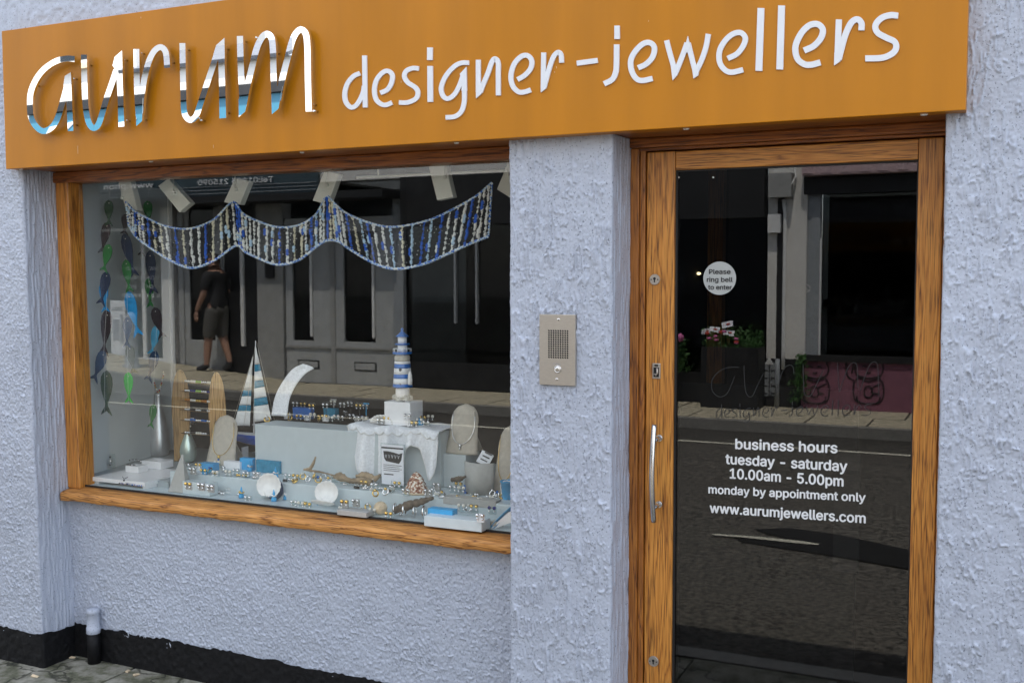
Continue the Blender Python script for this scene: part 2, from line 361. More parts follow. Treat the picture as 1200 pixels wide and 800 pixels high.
class MB:
    """collects shapes in world coordinates; build() links them as one mesh object"""
    def __init__(s): s.v = []; s.f = []; s.m = []; s.cur = 0; s.sm = []
    def add(s, vs, fs, smooth=False):
        k = len(s.v); s.v += [tuple(map(float, p)) for p in vs]
        for f in fs: s.f.append(tuple(i + k for i in f)); s.m.append(s.cur); s.sm.append(smooth)
        return s
    def box(s, x0, x1, y0, y1, z0, z1):
        vs = [(x, y, z) for x in (x0, x1) for y in (y0, y1) for z in (z0, z1)]
        return s.add(vs, [(0, 1, 3, 2), (4, 6, 7, 5), (0, 4, 5, 1), (2, 3, 7, 6), (0, 2, 6, 4), (1, 5, 7, 3)])
    def cbox(s, x0, x1, y0, y1, z0, z1, b=0.003):
        """box with chamfered edges"""
        bm = bmesh.new(); bmesh.ops.create_cube(bm, size=1)
        for v in bm.verts:
            v.co = Vector(((x0 + x1) / 2 + v.co.x * (x1 - x0), (y0 + y1) / 2 + v.co.y * (y1 - y0), (z0 + z1) / 2 + v.co.z * (z1 - z0)))
        bmesh.ops.bevel(bm, geom=list(bm.edges), offset=b, segments=2, affect='EDGES', profile=0.6)
        bm.verts.ensure_lookup_table()
        s.add([v.co[:] for v in bm.verts], [[v.index for v in f.verts] for f in bm.faces]); bm.free()
        return s
    def rbox(s, c, size, rot=(0, 0, 0)):
        from mathutils import Euler
        M = Euler(rot).to_matrix()
        vs = [Vector(c) + M @ Vector((a * size[0] / 2, b * size[1] / 2, d * size[2] / 2)) for a in (-1, 1) for b in (-1, 1) for d in (-1, 1)]
        return s.add(vs, [(0, 1, 3, 2), (4, 6, 7, 5), (0, 4, 5, 1), (2, 3, 7, 6), (0, 2, 6, 4), (1, 5, 7, 3)])
    def lathe(s, c, prof, n=16, axis=(0, 0, 1), sx=1.0, sy=1.0, cap=True):
        q = Vector((0, 0, 1)).rotation_difference(Vector(axis))
        vs = []
        for r, z in prof:
            for k in range(n):
                a = 2 * PI * k / n
                vs.append(Vector(c) + q @ Vector((r * sx * math.cos(a), r * sy * math.sin(a), z)))
        fs = [(i * n + k, i * n + (k + 1) % n, (i + 1) * n + (k + 1) % n, (i + 1) * n + k) for i in range(len(prof) - 1) for k in range(n)]
        s.add(vs, fs, True)
        if cap:
            k0 = len(s.v) - len(vs)
            s.f.append(tuple(k0 + k for k in range(n - 1, -1, -1))); s.m.append(s.cur); s.sm.append(False)
            e = k0 + (len(prof) - 1) * n
            s.f.append(tuple(e + k for k in range(n))); s.m.append(s.cur); s.sm.append(False)
        return s
    def cyl(s, p0, p1, r0, r1=None, n=12):
        p0, p1 = Vector(p0), Vector(p1); L = (p1 - p0).length
        return s.lathe(p0, [(r0, 0), (r0 if r1 is None else r1, L)], n, (p1 - p0).normalized())
    def ball(s, c, r, n=10, m=6, sz=1.0):
        return s.lathe(c, [(r * math.sin(PI * (i + 0.02) / (m + 0.04)), -r * sz * math.cos(PI * (i + 0.02) / (m + 0.04))) for i in range(m + 1)], n)
    def torus(s, c, R0, r, axis=(0, 0, 1), n=14, m=6, sx=1.0):
        q = Vector((0, 0, 1)).rotation_difference(Vector(axis))
        vs = []
        for i in range(n):
            a = 2 * PI * i / n
            for j in range(m):
                b = 2 * PI * j / m
                vs.append(Vector(c) + q @ Vector(((R0 + r * math.cos(b)) * math.cos(a) * sx, (R0 + r * math.cos(b)) * math.sin(a), r * math.sin(b))))
        return s.add(vs, [(i * m + j, ((i + 1) % n) * m + j, ((i + 1) % n) * m + (j + 1) % m, i * m + (j + 1) % m) for i in range(n) for j in range(m)], True)
    def tube(s, pts, r, n=6):
        pts = [Vector(p) for p in pts]; rr = r if isinstance(r, (list, tuple)) else [r] * len(pts)
        vs = []; ref = Vector((0.13, 1, 0.21))
        for i, p in enumerate(pts):
            d = (pts[min(i + 1, len(pts) - 1)] - pts[max(i - 1, 0)]).normalized()
            a = d.cross(ref)
            if a.length < 1e-4: a = d.cross(Vector((1, 0, 0)))
            a.normalize(); b = d.cross(a)
            for k in range(n):
                t = 2 * PI * k / n
                vs.append(p + (a * math.cos(t) + b * math.sin(t)) * rr[i])
        fs = [(i * n + k, i * n + (k + 1) % n, (i + 1) * n + (k + 1) % n, (i + 1) * n + k) for i in range(len(pts) - 1) for k in range(n)]
        fs += [tuple(range(n - 1, -1, -1)), tuple((len(pts) - 1) * n + k for k in range(n))]
        return s.add(vs, fs, True)
    def prism(s, poly, y0, y1):
        """a polygon of (x, z) points given a thickness along y"""
        n = len(poly)
        vs = [(x, y0, z) for x, z in poly] + [(x, y1, z) for x, z in poly]
        fs = [tuple(range(n)), tuple(range(2 * n - 1, n - 1, -1))] + [(i, i + n, (i + 1) % n + n, (i + 1) % n) for i in range(n)]
        return s.add(vs, fs)
    def ribbon(s, L, Rr, y0, y1):
        """two matching edges of (x, z) points, filled and thickened along y"""
        n = len(L)
        vs = [(x, y0, z) for x, z in L] + [(x, y0, z) for x, z in Rr] + [(x, y1, z) for x, z in L] + [(x, y1, z) for x, z in Rr]
        fs = []
        for i in range(n - 1):
            fs += [(i, i + 1, n + i + 1, n + i), (2 * n + i, 3 * n + i, 3 * n + i + 1, 2 * n + i + 1),
                   (i, 2 * n + i, 2 * n + i + 1, i + 1), (n + i, n + i + 1, 3 * n + i + 1, 3 * n + i)]
        fs += [(0, n, 3 * n, 2 * n), (n - 1, 3 * n - 1, 4 * n - 1, 2 * n - 1)]
        return s.add(vs, fs)
    def sheet(s, P, smooth=True):
        """grid of points P[i][j]"""
        n, m = len(P), len(P[0])
        return s.add([p for row in P for p in row], [(i * m + j, i * m + j + 1, (i + 1) * m + j + 1, (i + 1) * m + j) for i in range(n - 1) for j in range(m - 1)], smooth)
    def build(s, name, mats, parent=None, label=None, cat=None, group=None, kind=None, solid=0.0, bevel=0.0, loc=None):
        me = bpy.data.meshes.new(name)
        off = worigin(parent) if parent is not None else Vector(loc or (0, 0, 0))
        me.from_pydata([(x - off.x, y - off.y, z - off.z) for x, y, z in s.v], [], s.f)
        if isinstance(mats, str): mats = [mats]
        for k in mats: me.materials.append(MATS[k])
        me.polygons.foreach_set("material_index", s.m); me.polygons.foreach_set("use_smooth", s.sm)
        bm = bmesh.new(); bm.from_mesh(me); bmesh.ops.recalc_face_normals(bm, faces=bm.faces); bm.to_mesh(me); bm.free()
        o = bpy.data.objects.new(name, me); COL.objects.link(o)
        if parent is not None: o.parent = parent
        elif loc: o.location = loc
        if solid:
            md = o.modifiers.new("thickness", 'SOLIDIFY'); md.thickness = solid; md.offset = 0
        if bevel:
            md = o.modifiers.new("bevel", 'BEVEL'); md.width = bevel; md.segments = 1; md.limit_method = 'ANGLE'; md.angle_limit = R(50)
        return setp(o, label, cat, group, kind)

def copy_tree(o, parent=None, loc=None, rz=None, label=None):
    c = o.copy(); COL.objects.link(c)
    if parent is not None: c.parent = parent
    if loc is not None: c.location = loc
    if rz is not None: c.rotation_euler = (0, 0, rz)
    if label: c["label"] = label
    for ch in list(o.children): copy_tree(ch, c)
    return c

def smooth_path(pts, k=8):
    """Catmull-Rom through the points"""
    P = [np.array(p, float) for p in pts]
    if len(P) == 2: return [P[0] + (P[1] - P[0]) * t / 6 for t in range(7)]
    Q = [2 * P[0] - P[1]] + P + [2 * P[-1] - P[-2]]
    out = []
    for i in range(1, len(Q) - 2):
        for j in range(k):
            t = j / k; a, b, c, d = Q[i - 1], Q[i], Q[i + 1], Q[i + 2]
            out.append(0.5 * ((2 * b) + (c - a) * t + (2 * a - 5 * b + 4 * c - d) * t * t + (3 * b - a - 3 * c + d) * t ** 3))
    out.append(P[-1]); return out
def edges_of(path, w):
    L, Rr = [], []
    for i, p in enumerate(path):
        d = path[min(i + 1, len(path) - 1)] - path[max(i - 1, 0)]; d = d / (np.hypot(*d) + 1e-9)
        n = np.array([-d[1], d[0]]); ww = w[i] if hasattr(w, '__len__') else w
        L.append(p + n * ww / 2); Rr.append(p - n * ww / 2)
    return L, Rr

_fontcache = {}
SANS = None
try:                                        # the plain sans that ships inside Blender itself
    import os
    SANS = bpy.data.fonts.load(os.path.join(bpy.utils.system_resource('DATAFILES'), "fonts", "Inter.woff2"))
except Exception:
    SANS = None
def text_mesh(body, bold=0.0, space=1.0):
    key = (body, bold, space)
    if key in _fontcache: return _fontcache[key]
    c = bpy.data.curves.new("t", 'FONT'); c.body = body
    if SANS is not None: c.font = SANS
    c.size = 1.0; c.offset = bold; c.space_character = space; c.resolution_u = 3
    o = bpy.data.objects.new("t", c); COL.objects.link(o)
    dg = bpy.context.evaluated_depsgraph_get(); dg.update()
    me = o.evaluated_get(dg).to_mesh()
    vs = [(v.co.x, v.co.y) for v in me.vertices]; fs = [tuple(p.vertices) for p in me.polygons]
    o.evaluated_get(dg).to_mesh_clear()
    bpy.data.objects.remove(o); bpy.data.curves.remove(c)
    xs = [v[0] for v in vs]; ys = [v[1] for v in vs]
    _fontcache[key] = (vs, fs, min(xs), max(xs), min(ys), max(ys))
    return _fontcache[key]
def put_text(mb, body, x0, x1, z, y, h=None, bold=0.0, flip=False, slope=0.0, thick=0.0015, vert=False):
    """flat lettering in a plane y; x0..x1 its width, z the baseline, h height of one em; flip = it faces +y and reads from that side"""
    vs, fs, a, b, c, d = text_mesh(body, 0.0)
    k = (x1 - x0) / (b - a); kh = h if h else k
    out = []
    for X, Y in vs:
        t = (X - a) / (b - a)
        x = (x1 - (x1 - x0) * t) if flip else (x0 + (x1 - x0) * t)
        out.append((x, y, z + Y * kh + slope * t))
    if not bold: mb.add(out, fs); return
    e_ = bold * kh                                      # heavier strokes: the same glyphs laid again a hair to each side
    for q, (dx, dz_) in enumerate(((-e_, 0), (e_, 0), (0, e_ * 0.8), (0, -e_ * 0.8))):
        mb.add([(x + dx, yy - 0.00004 * q, zz + dz_) for x, yy, zz in out], fs)

# ---------------------------------------------------------------- numpy noise for the roughcast relief
def vnoise(x, y, seed):
    rs = np.random.RandomState(seed); L = rs.rand(256, 256)
    xi = np.floor(x).astype(int); yi = np.floor(y).astype(int); fx = x - xi; fy = y - yi
    fx = fx * fx * fx * (fx * (fx * 6 - 15) + 10); fy = fy * fy * fy * (fy * (fy * 6 - 15) + 10)
    a = L[xi % 256, yi % 256]; b = L[(xi + 1) % 256, yi % 256]; c = L[xi % 256, (yi + 1) % 256]; d = L[(xi + 1) % 256, (yi + 1) % 256]
    return (a * (1 - fx) + b * fx) * (1 - fy) + (c * (1 - fx) + d * fx) * fy
def sstep(a, b, x):
    t = np.clip((x - a) / (b - a), 0, 1); return t * t * (3 - 2 * t)
def relief_drips(u, z, seed=1):
    """trowelled render: raised worms that mostly run downwards, with hooks, over a fine crust"""
    wx = u + 0.010 * (vnoise(u * 24, z * 24, seed) - 0.5) + 0.005 * (vnoise(u * 70, z * 60, seed + 1) - 0.5)
    wz = z + 0.012 * (vnoise(u * 30 + 9, z * 20, seed + 2) - 0.5)
    n = vnoise(wx * 88, wz * 11, seed + 3)
    r = sstep(0.80, 0.97, 1 - np.abs(2 * n - 1)) * sstep(0.30, 0.55, vnoise(u * 26, z * 18, seed + 4))
    n2 = vnoise(wx * 150 + 31, wz * 22 + 7, seed + 5)
    r2 = sstep(0.74, 0.96, 1 - np.abs(2 * n2 - 1)) * sstep(0.30, 0.5, vnoise(u * 38 + 3, z * 30, seed + 6))
    lump = vnoise(u * 40, z * 26, seed + 7)
    fine = vnoise(u * 190, z * 150, seed + 8)
    return 0.0046 * r + 0.0034 * r2 + 0.0014 * lump + 0.0018 * fine
def relief_stipple(u, z, seed=20):
    wx = u + 0.006 * (vnoise(u * 50, z * 50, seed) - 0.5)
    n = vnoise(wx * 125, z * 110, seed + 1); n2 = vnoise(wx * 210 + 5, z * 180, seed + 2)
    d = vnoise(wx * 105 + z * 40, z * 44, seed + 3)
    r = sstep(0.72, 0.95, 1 - np.abs(2 * d - 1)) * sstep(0.42, 0.62, vnoise(u * 22, z * 18, seed + 4))
    return 0.0034 * n + 0.0024 * n2 + 0.0034 * r + 0.003 * vnoise(u * 7, z * 7, seed + 5)
def relief_brushed(u, z, seed=40):
    wx = u + 0.006 * (vnoise(u * 20, z * 10, seed) - 0.5)
    n = vnoise(wx * 130, z * 14, seed + 1); n2 = vnoise(wx * 60, z * 9, seed + 2)
    return 0.0028 * sstep(0.3, 0.8, n) + 0.0016 * n2 + 0.0010 * vnoise(u * 190, z * 90, seed + 3)
def relief_crust(u, z, seed=60):
    return 0.0045 * vnoise(u * 50, z * 50, seed) + 0.0016 * vnoise(u * 140, z * 130, seed + 1)

def relief_wall(name, material, parent, path, z0, z1, funcs, step=0.0026, lean=None, seed=1, wob_bottom=0.0, wob_top=0.0, rad=0.008):
    """a rendered wall face extruded from a plan path of (x, y) corners; each leg of the path has its own relief function"""
    pts = []; nrm = []; leg = []; us = []
    u = 0.0
    for i in range(len(path) - 1):
        a = np.array(path[i], float); b = np.array(path[i + 1], float); L = np.hypot(*(b - a)); d = (b - a) / L
        n = np.array([d[1], -d[0]])
        k = max(2, int(L / step))
        for j in range(k + (1 if i == len(path) - 2 else 0)):
            pts.append(a + d * L * j / k); nrm.append(n); leg.append(i); us.append(u + L * j / k)
        u += L
    pts = np.array(pts); nrm = np.array(nrm); us = np.array(us); leg = np.array(leg)
    # soft corners
    w = max(1, int(rad / step)); ker = np.ones(2 * w + 1) / (2 * w + 1)
    def sm(a):
        p = np.pad(a, (w, w), mode='edge'); return np.convolve(p, ker, 'valid')
    ends = pts[[0, -1]].copy()
    pts = np.stack([sm(pts[:, 0]), sm(pts[:, 1])], 1); pts[0], pts[-1] = ends
    nrm = np.stack([sm(nrm[:, 0]), sm(nrm[:, 1])], 1); nrm /= np.linalg.norm(nrm, axis=1)[:, None]
    nz = max(2, int((z1 - z0) / step)); zs = np.linspace(z0, z1, nz + 1)
    UU, ZZ = np.meshgrid(us, zs)
    H = np.zeros_like(UU)
    for i, fn in enumerate(funcs):
        msk = sm((leg == i).astype(float)); H += fn(UU + 3.0, ZZ + 5.0) * msk[None, :]
    X = pts[:, 0][None, :] + nrm[:, 0][None, :] * H; Y = pts[:, 1][None, :] + nrm[:, 1][None, :] * H
    if lean is not None: X = X + lean(ZZ)
    Z = ZZ.copy()
    if wob_bottom: Z += (1 - sstep(z0, z0 + 0.08, ZZ)) * wob_bottom * (vnoise(UU * 14, UU * 0 + 2, seed) + 0.6 * vnoise(UU * 60, UU * 0 + 5, seed) - 0.8)
    if wob_top: Z += sstep(z1 - 0.04, z1, ZZ) * wob_top * (vnoise(UU * 14, UU * 0 + 2, seed) + 0.6 * vnoise(UU * 60, UU * 0 + 5, seed) - 0.8)
    nr, nc = X.shape
    off = worigin(parent) if parent is not None else Vector((0, 0, 0))
    co = np.stack([X - off.x, Y - off.y, Z - off.z], -1).reshape(-1, 3).astype(np.float32)
    idx = np.arange(nr * nc).reshape(nr, nc)
    q = np.stack([idx[:-1, :-1], idx[:-1, 1:], idx[1:, 1:], idx[1:, :-1]], -1).reshape(-1, 4)
    me = bpy.data.meshes.new(name)
    me.vertices.add(len(co)); me.vertices.foreach_set("co", co.ravel())
    me.loops.add(q.size); me.loops.foreach_set("vertex_index", q.ravel().astype(np.int32))
    me.polygons.add(len(q)); me.polygons.foreach_set("loop_start", np.arange(0, q.size, 4, dtype=np.int32)); me.polygons.foreach_set("loop_total", np.full(len(q), 4, np.int32))
    me.update(calc_edges=True); me.validate()
    me.polygons.foreach_set("use_smooth", [True] * len(me.polygons))
    me.materials.append(MATS[material])
    o = bpy.data.objects.new(name, me); COL.objects.link(o)
    if parent is not None: o.parent = parent
    return o

# ================================================================ GROUND, ROAD, PAVEMENTS
PZ = -0.045            # our pavement
RZ = -0.150            # road
OZ = 0.060             # opposite pavement (it climbs towards the left)
def oz(x): return OZ + 0.085 * max(0.0, -9.3 - x)
OY = -9.00             # opposite house fronts
NK, FK = -1.00, -7.55  # near and far kerb lines
g = MB(); g.box(-60, 60, -60, 60, -0.5, -0.30); g.build("ground", "earth", kind="structure")
g = MB()
xs = np.linspace(-30, 20, 60)
cam_prof = [(FK, -0.075), (FK + 1.5, -0.07), (-4.3, -0.09), (NK - 1.5, RZ + 0.005), (NK, RZ - 0.015)]
g.sheet([[(x, y, z) for y, z in cam_prof] for x in xs], True)
g.build("road", "asphalt", kind="structure", solid=0.06)
def line_sheet(name, x0, x1, y0, y1, m, zoff=0.006):
    b = MB()
    ys = [p[0] for p in cam_prof]; zs = [p[1] for p in cam_prof]
    b.sheet([[(x, y, float(np.interp(y, ys, zs)) + 0.03 + zoff) for y in (y0, (y0 + y1) / 2, y1)] for x in np.linspace(x0, x1, 20)], False)
    return b.build(name, m, kind="structure", solid=0.002)
line_sheet("road_marking", -30, 20, -6.68, -6.60, "line_paint")
def road_at(px, py, dz=0.0):             # a place on the road seen mirrored in the door glass
    x, y = G(px, py, -0.085); return x, 0.384 - y
def road_poly(name, pts, m, dz):
    b = MB(); b.add([(x, y, float(np.interp(y, [p[0] for p in cam_prof], [p[1] for p in cam_prof])) + 0.03 + dz) for x, y in [road_at(*q) for q in pts]], [tuple(range(len(pts)))])
    return b.build(name, m, kind="structure", solid=0.002)
road_poly("road_marking", [(834, 626), (880, 629), (936, 634.5), (960, 638), (958, 639), (930, 636.5), (880, 631), (838, 627.5)], "line_paint", 0.013)
road_poly("shadow_streak", [(884, 621), (925, 620), (985, 628), (1062, 644), (1120, 658), (1120, 682), (1062, 664), (985, 651), (930, 643), (870, 634), (862, 631), (930, 632), (900, 626)], "shadow_black", 0.007)  # dark shadow streak on the road, painted as a thin black sheet

def slab_row(parent, x0, x1, y0, y1, ztop, w, m, rows, seed, gap=0.005):
    """paving slabs laid one by one; alike slabs share one mesh"""
    rr = random.Random(seed); n = int((x1 - x0) / w)
    proto = None; dy = (y1 - y0) / rows
    for r_ in range(rows):
        for i in range(n):
            cx = x0 + (i + 0.5 + 0.5 * (r_ % 2)) * w; cy = y0 + (r_ + 0.5) * dy
            if proto is None:
                b = MB(); b.cbox(-w / 2 + gap, w / 2 - gap, -dy / 2 + gap, dy / 2 - gap, -0.05, 0, 0.004)
                o = b.build("slab", m, parent); proto = o
            else:
                o = proto.copy(); COL.objects.link(o); o.parent = parent
            o.location = (cx, cy, ztop + rr.uniform(-0.003, 0.002)); o.rotation_euler = (rr.uniform(-0.004, 0.004), rr.uniform(-0.004, 0.004), 0)
g = MB(); g.box(-30, 20, NK + 0.12, 0.3, -0.3, PZ - 0.012); pv = g.build("pavement", "mortar_joint", kind="structure")
slab_row(pv, -6.0, 2.6, NK + 0.12, 0.17, PZ, 0.60, "concrete_slab", 2, 3)
g = MB(); g.box(-30, 20, NK, NK + 0.115, -0.3, PZ + 0.002); g.build("kerb", "kerb_stone", kind="structure")
g = MB(); XS = [-30, -20, -9.3, 20]
def rising(b, y0, y1, dz):
    b.sheet([[(x, y0, -0.3), (x, y0, oz(x) + dz), (x, y1, oz(x) + dz), (x, y1, -0.3)] for x in XS], False); return b
rising(g, OY - 0.05, FK - 0.14, -0.012); pv2 = g.build("opposite_pavement", "mortar_joint", kind="structure")
slab_row(pv2, -16.5, 2.5, OY, FK - 0.14, OZ, 0.62, "slab_opposite", 2, 5, 0.012)
for o in pv2.children:
    if o.location.x < -9.3: o.location.z += oz(o.location.x) - OZ; o.rotation_euler[1] += math.atan(0.085)
g = MB(); rising(g, FK - 0.135, FK, 0.002); g.build("opposite_kerb", "kerb_stone", kind="structure")

# ================================================================ THE JEWELLER'S BUILDING
WR = 0.16      # how far window and door stand back from the wall face
SGB, SGT = 2.028, 2.577
shop = thing("shop_building", "lilac roughcast shop front with oak window and door under an ochre sign", "building", (-1.9, 0.3, 0))
lean = lambda z: -0.0195 * (z - 0.1)
relief_wall("left_pier", "lilac_paint", shop, [(-4.7, 0), (-3.645, 0), (-3.645, WR + 0.012)], 0.085, 2.52,
            [relief_stipple, relief_brushed], lean=lean, seed=11, wob_bottom=0.012)
relief_wall("stall_riser", "lilac_paint", shop, [(-3.70, WR + 0.012), (-1.47, WR + 0.012)], 0.075, 0.675, [relief_stipple], seed=31, wob_bottom=0.012)
relief_wall("pillar", "lilac_paint", shop, [(-1.475, WR + 0.05), (-1.475, 0), (-1.128, 0), (-1.124, WR + 0.03)], 0.085, 2.03,
            [relief_brushed, relief_drips, relief_brushed], seed=51)
relief_wall("right_pier", "lilac_paint", shop, [(-0.172, WR + 0.03), (-0.172, 0), (0.75, 0)], 0.085, 2.9, [relief_brushed, relief_drips], seed=71)
relief_wall("upper_wall", "lilac_paint", shop, [(-4.7, 0.003), (-0.12, 0.003)], 2.50, 3.0, [relief_crust], step=0.004, seed=91)
b = MB()
b.box(-8, -4.7, 0.005, 0.25, 0.085, 3.03); b.box(-4.7, -0.12, 0.02, 0.25, 2.99, 3.03); b.box(0.75, 4.0, 0.005, 0.25, 0.085, 3.03); b.box(-0.12, 0.75, 0.02, 0.25, 2.89, 3.03)
b.build("outer_wall", "lilac_paint", shop)
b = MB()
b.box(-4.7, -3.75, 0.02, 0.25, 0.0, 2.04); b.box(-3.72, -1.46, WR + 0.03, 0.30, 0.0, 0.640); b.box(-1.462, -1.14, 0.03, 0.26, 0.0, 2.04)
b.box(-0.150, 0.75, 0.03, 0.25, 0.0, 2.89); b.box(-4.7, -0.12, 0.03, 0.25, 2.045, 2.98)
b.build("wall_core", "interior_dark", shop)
# black bitumen plinth, rough and slightly proud
def rb(u, z): return relief_crust(u, z, 5) * 0.7 + 0.002 * vnoise(u * 12, z * 12, 8)
for pth, ln in (([(-4.7, -0.004), (-3.640, -0.004), (-3.640, WR)], lean), ([(-3.64, WR + 0.006), (-1.47, WR + 0.006)], None),
                ([(-1.479, WR), (-1.479, -0.004), (-1.124, -0.004), (-1.12, WR + 0.03)], None), ([(-0.176, WR), (-0.176, -0.004), (0.75, -0.004)], None)):
    relief_wall("plinth", "black_bitumen", shop, pth, -0.10, 0.098, [rb] * (len(pth) - 1), step=0.004, lean=ln, seed=77, wob_top=0.014)
b = MB(); b.box(-8, -4.7, -0.008, 0.2, -0.1, 0.095); b.build("plinth", "black_bitumen", shop)
b = MB(); b.box(0.75, 4, -0.008, 0.2, -0.1, 0.095); b.build("plinth", "black_bitumen", shop)
# oak soffit that carries the sign, and its pale clips
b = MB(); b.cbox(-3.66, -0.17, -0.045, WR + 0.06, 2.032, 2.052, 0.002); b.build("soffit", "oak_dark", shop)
for px, py in ((25, 201.5), (177, 192), (354, 181.5), (535, 170.5), (804, 151), (1083, 132.5)):
    x, z = U(px, py, -0.03)
    b = MB(); b.lathe((x, -0.030, 2.024), [(0.004, 0), (0.006, 0.002), (0.006, 0.006), (0.003, 0.009)], 10, sx=1.6); b.build("screw_cap", "cap_white", shop)
# body of the house behind
b = MB(); b.box(-8, 4, 5.0, 5.2, -0.1, 3.03); b.box(-8, -7.8, 0.25, 5.0, -0.1, 3.03); b.box(3.8, 4, 0.25, 5.0, -0.1, 3.03)
b.build("back_wall", "white_render", shop)
b = MB(); b.box(-8.1, 4.1, -0.06, 5.3, 3.032, 3.08); b.build("roof", "slate_roof", shop)
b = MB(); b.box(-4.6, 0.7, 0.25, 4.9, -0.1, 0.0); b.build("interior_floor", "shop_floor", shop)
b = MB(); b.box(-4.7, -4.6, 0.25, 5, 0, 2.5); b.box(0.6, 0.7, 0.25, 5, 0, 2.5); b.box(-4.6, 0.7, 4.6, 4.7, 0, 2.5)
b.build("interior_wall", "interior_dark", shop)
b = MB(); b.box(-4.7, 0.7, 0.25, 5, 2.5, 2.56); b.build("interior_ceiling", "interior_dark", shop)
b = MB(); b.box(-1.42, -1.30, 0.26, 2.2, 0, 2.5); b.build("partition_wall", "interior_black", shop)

# drain stub at the corner of the riser
px_, pz_ = U(108.5, 740, 0.13)
dp = thing("drain_stub", "short capped pipe stub against the wall, painted lilac above and black below", "pipe", (px_, 0.135, PZ))
b = MB(); b.lathe((px_, 0.135, 0.085), [(0.0275, 0), (0.0290, 0.002), (0.0288, 0.026), (0.0265, 0.028), (0.0268, 0.06), (0.0262, 0.085), (0.028, 0.087), (0.0272, 0.100), (0.022, 0.105), (0.006, 0.107)], 24)
b.build("upper_pipe", "lilac_paint", dp)
b = MB(); b.lathe((px_, 0.135, PZ - 0.01), [(0.027, 0), (0.0265, 0.085), (0.026, 0.139)], 24); b.build("lower_pipe", "black_bitumen", dp)
b = MB()
for (px, py) in ((78, 769), (84, 771), (150, 787), (41, 793), (160, 791)):
    x, y = G(px, py, PZ); b.rbox((x, y, PZ + 0.004), (0.03, 0.012, 0.005), (0.3, 0.2, random.random() * 3))
b.build("fallen_leaves", "shell_cream", kind="stuff", label="dry leaf scraps on the pavement by the wall")

# ---------------------------------------------------------------- window
win = bpy.data.objects.new("window", None); COL.objects.link(win); win.parent = shop; win.location = Vector((-2.55, 0.2, 0.7)) - shop.location
WX0, WX1 = -3.655, -1.475
GY = 0.200
def wleft(z): return -3.642 - 0.0195 * (z - 0.1)
b = MB(); x0b, x0t = wleft(0.70), wleft(2.0)
fw = 0.072
b.add([(x0b, WR, 0.69), (x0b + fw, WR, 0.69), (x0b + fw, GY + 0.045, 0.69), (x0b, GY + 0.045, 0.69), (x0t, WR, 2.0), (x0t + fw, WR, 2.0), (x0t + fw, GY + 0.045, 2.0), (x0t, GY + 0.045, 2.0)],
      [(0, 1, 2, 3), (4, 5, 6, 7), (0, 1, 5, 4), (1, 2, 6, 5), (2, 3, 7, 6), (3, 0, 4, 7)])
b.build("frame_post", "oak_upright", win, bevel=0.004)
b = MB(); b.cbox(-1.535, -1.476, WR, GY + 0.045, 0.69, 2.0, 0.003); b.build("frame_post", "oak_upright", win)
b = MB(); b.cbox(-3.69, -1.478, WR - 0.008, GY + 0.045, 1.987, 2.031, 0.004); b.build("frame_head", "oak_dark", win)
# weathered sill: front edge uneven, top sloping
b = MB(); P = []
prof = [(0.215, 0.645), (0.215, 0.697), (0.16, 0.691), (0.118, 0.684), (0.111, 0.681), (0.108, 0.675), (0.108, 0.652), (0.112, 0.647), (0.12, 0.645), (0.215, 0.642)]
for i in range(221):
    x = -3.640 + (3.640 - 1.478) * i / 220
    w = 0.0022 * (float(vnoise(np.array([x * 14]), np.array([1.0]), 5)[0]) - 0.5) + 0.0020 * (float(vnoise(np.array([x * 60]), np.array([4.0]), 6)[0]) - 0.5)
    P.append([(x, y + (w if y < 0.13 else 0), z + (w * 1.6 if 3 < k else w * 0.6)) for k, (y, z) in enumerate(prof)])
b.sheet(P, True)
n_ = len(prof); b.f.append(tuple(range(n_))); b.m.append(0); b.sm.append(False); b.f.append(tuple(range(220 * n_, 221 * n_))); b.m.append(0); b.sm.append(False)
b.build("sill", "oak_sill", win)
b = MB(); b.box(-3.582, -1.536, GY - 0.012, GY - 0.004, 0.6975, 0.703); b.build("glazing_seal", "black_paint", win)
b = MB(); b.box(-3.584, -1.533, GY, GY + 0.006, 0.698, 1.986); b.build("glass_pane", "window_glass", win)

# ---------------------------------------------------------------- door
door = bpy.data.objects.new("door", None); COL.objects.link(door); door.parent = shop; door.location = Vector((-0.63, 0.2, 0)) - shop.location
DL, DG0, DG1, DR = -1.072, -0.979, -0.2560, -0.188
DY = 0.172
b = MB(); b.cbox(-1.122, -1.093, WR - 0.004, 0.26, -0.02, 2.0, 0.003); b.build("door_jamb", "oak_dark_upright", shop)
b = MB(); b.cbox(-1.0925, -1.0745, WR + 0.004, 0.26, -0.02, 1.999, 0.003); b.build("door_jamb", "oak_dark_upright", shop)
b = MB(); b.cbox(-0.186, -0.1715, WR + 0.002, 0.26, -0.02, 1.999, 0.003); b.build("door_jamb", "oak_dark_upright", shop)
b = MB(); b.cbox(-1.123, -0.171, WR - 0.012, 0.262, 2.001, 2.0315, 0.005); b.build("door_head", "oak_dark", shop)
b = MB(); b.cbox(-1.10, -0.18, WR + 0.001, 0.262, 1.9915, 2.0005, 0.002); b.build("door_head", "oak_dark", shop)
b = MB(); b.box(-1.13, -0.16, 0.03, 0.262, -0.06, -0.022); b.build("door_step", "kerb_stone", shop)
b = MB(); b.cbox(DL, DG0, DY, DY + 0.045, 0.0, 1.988, 0.004); b.build("stile", "oak_upright", door)
b = MB(); b.cbox(DG1, DR, DY, DY + 0.045, 0.0, 1.988, 0.004); b.build("stile", "oak_upright", door)
b = MB(); b.cbox(DG0 + 0.0008, DG1 - 0.0008, DY + 0.0008, DY + 0.044, 1.928, 1.987, 0.004); b.build("top_rail", "oak_lengthwise", door)
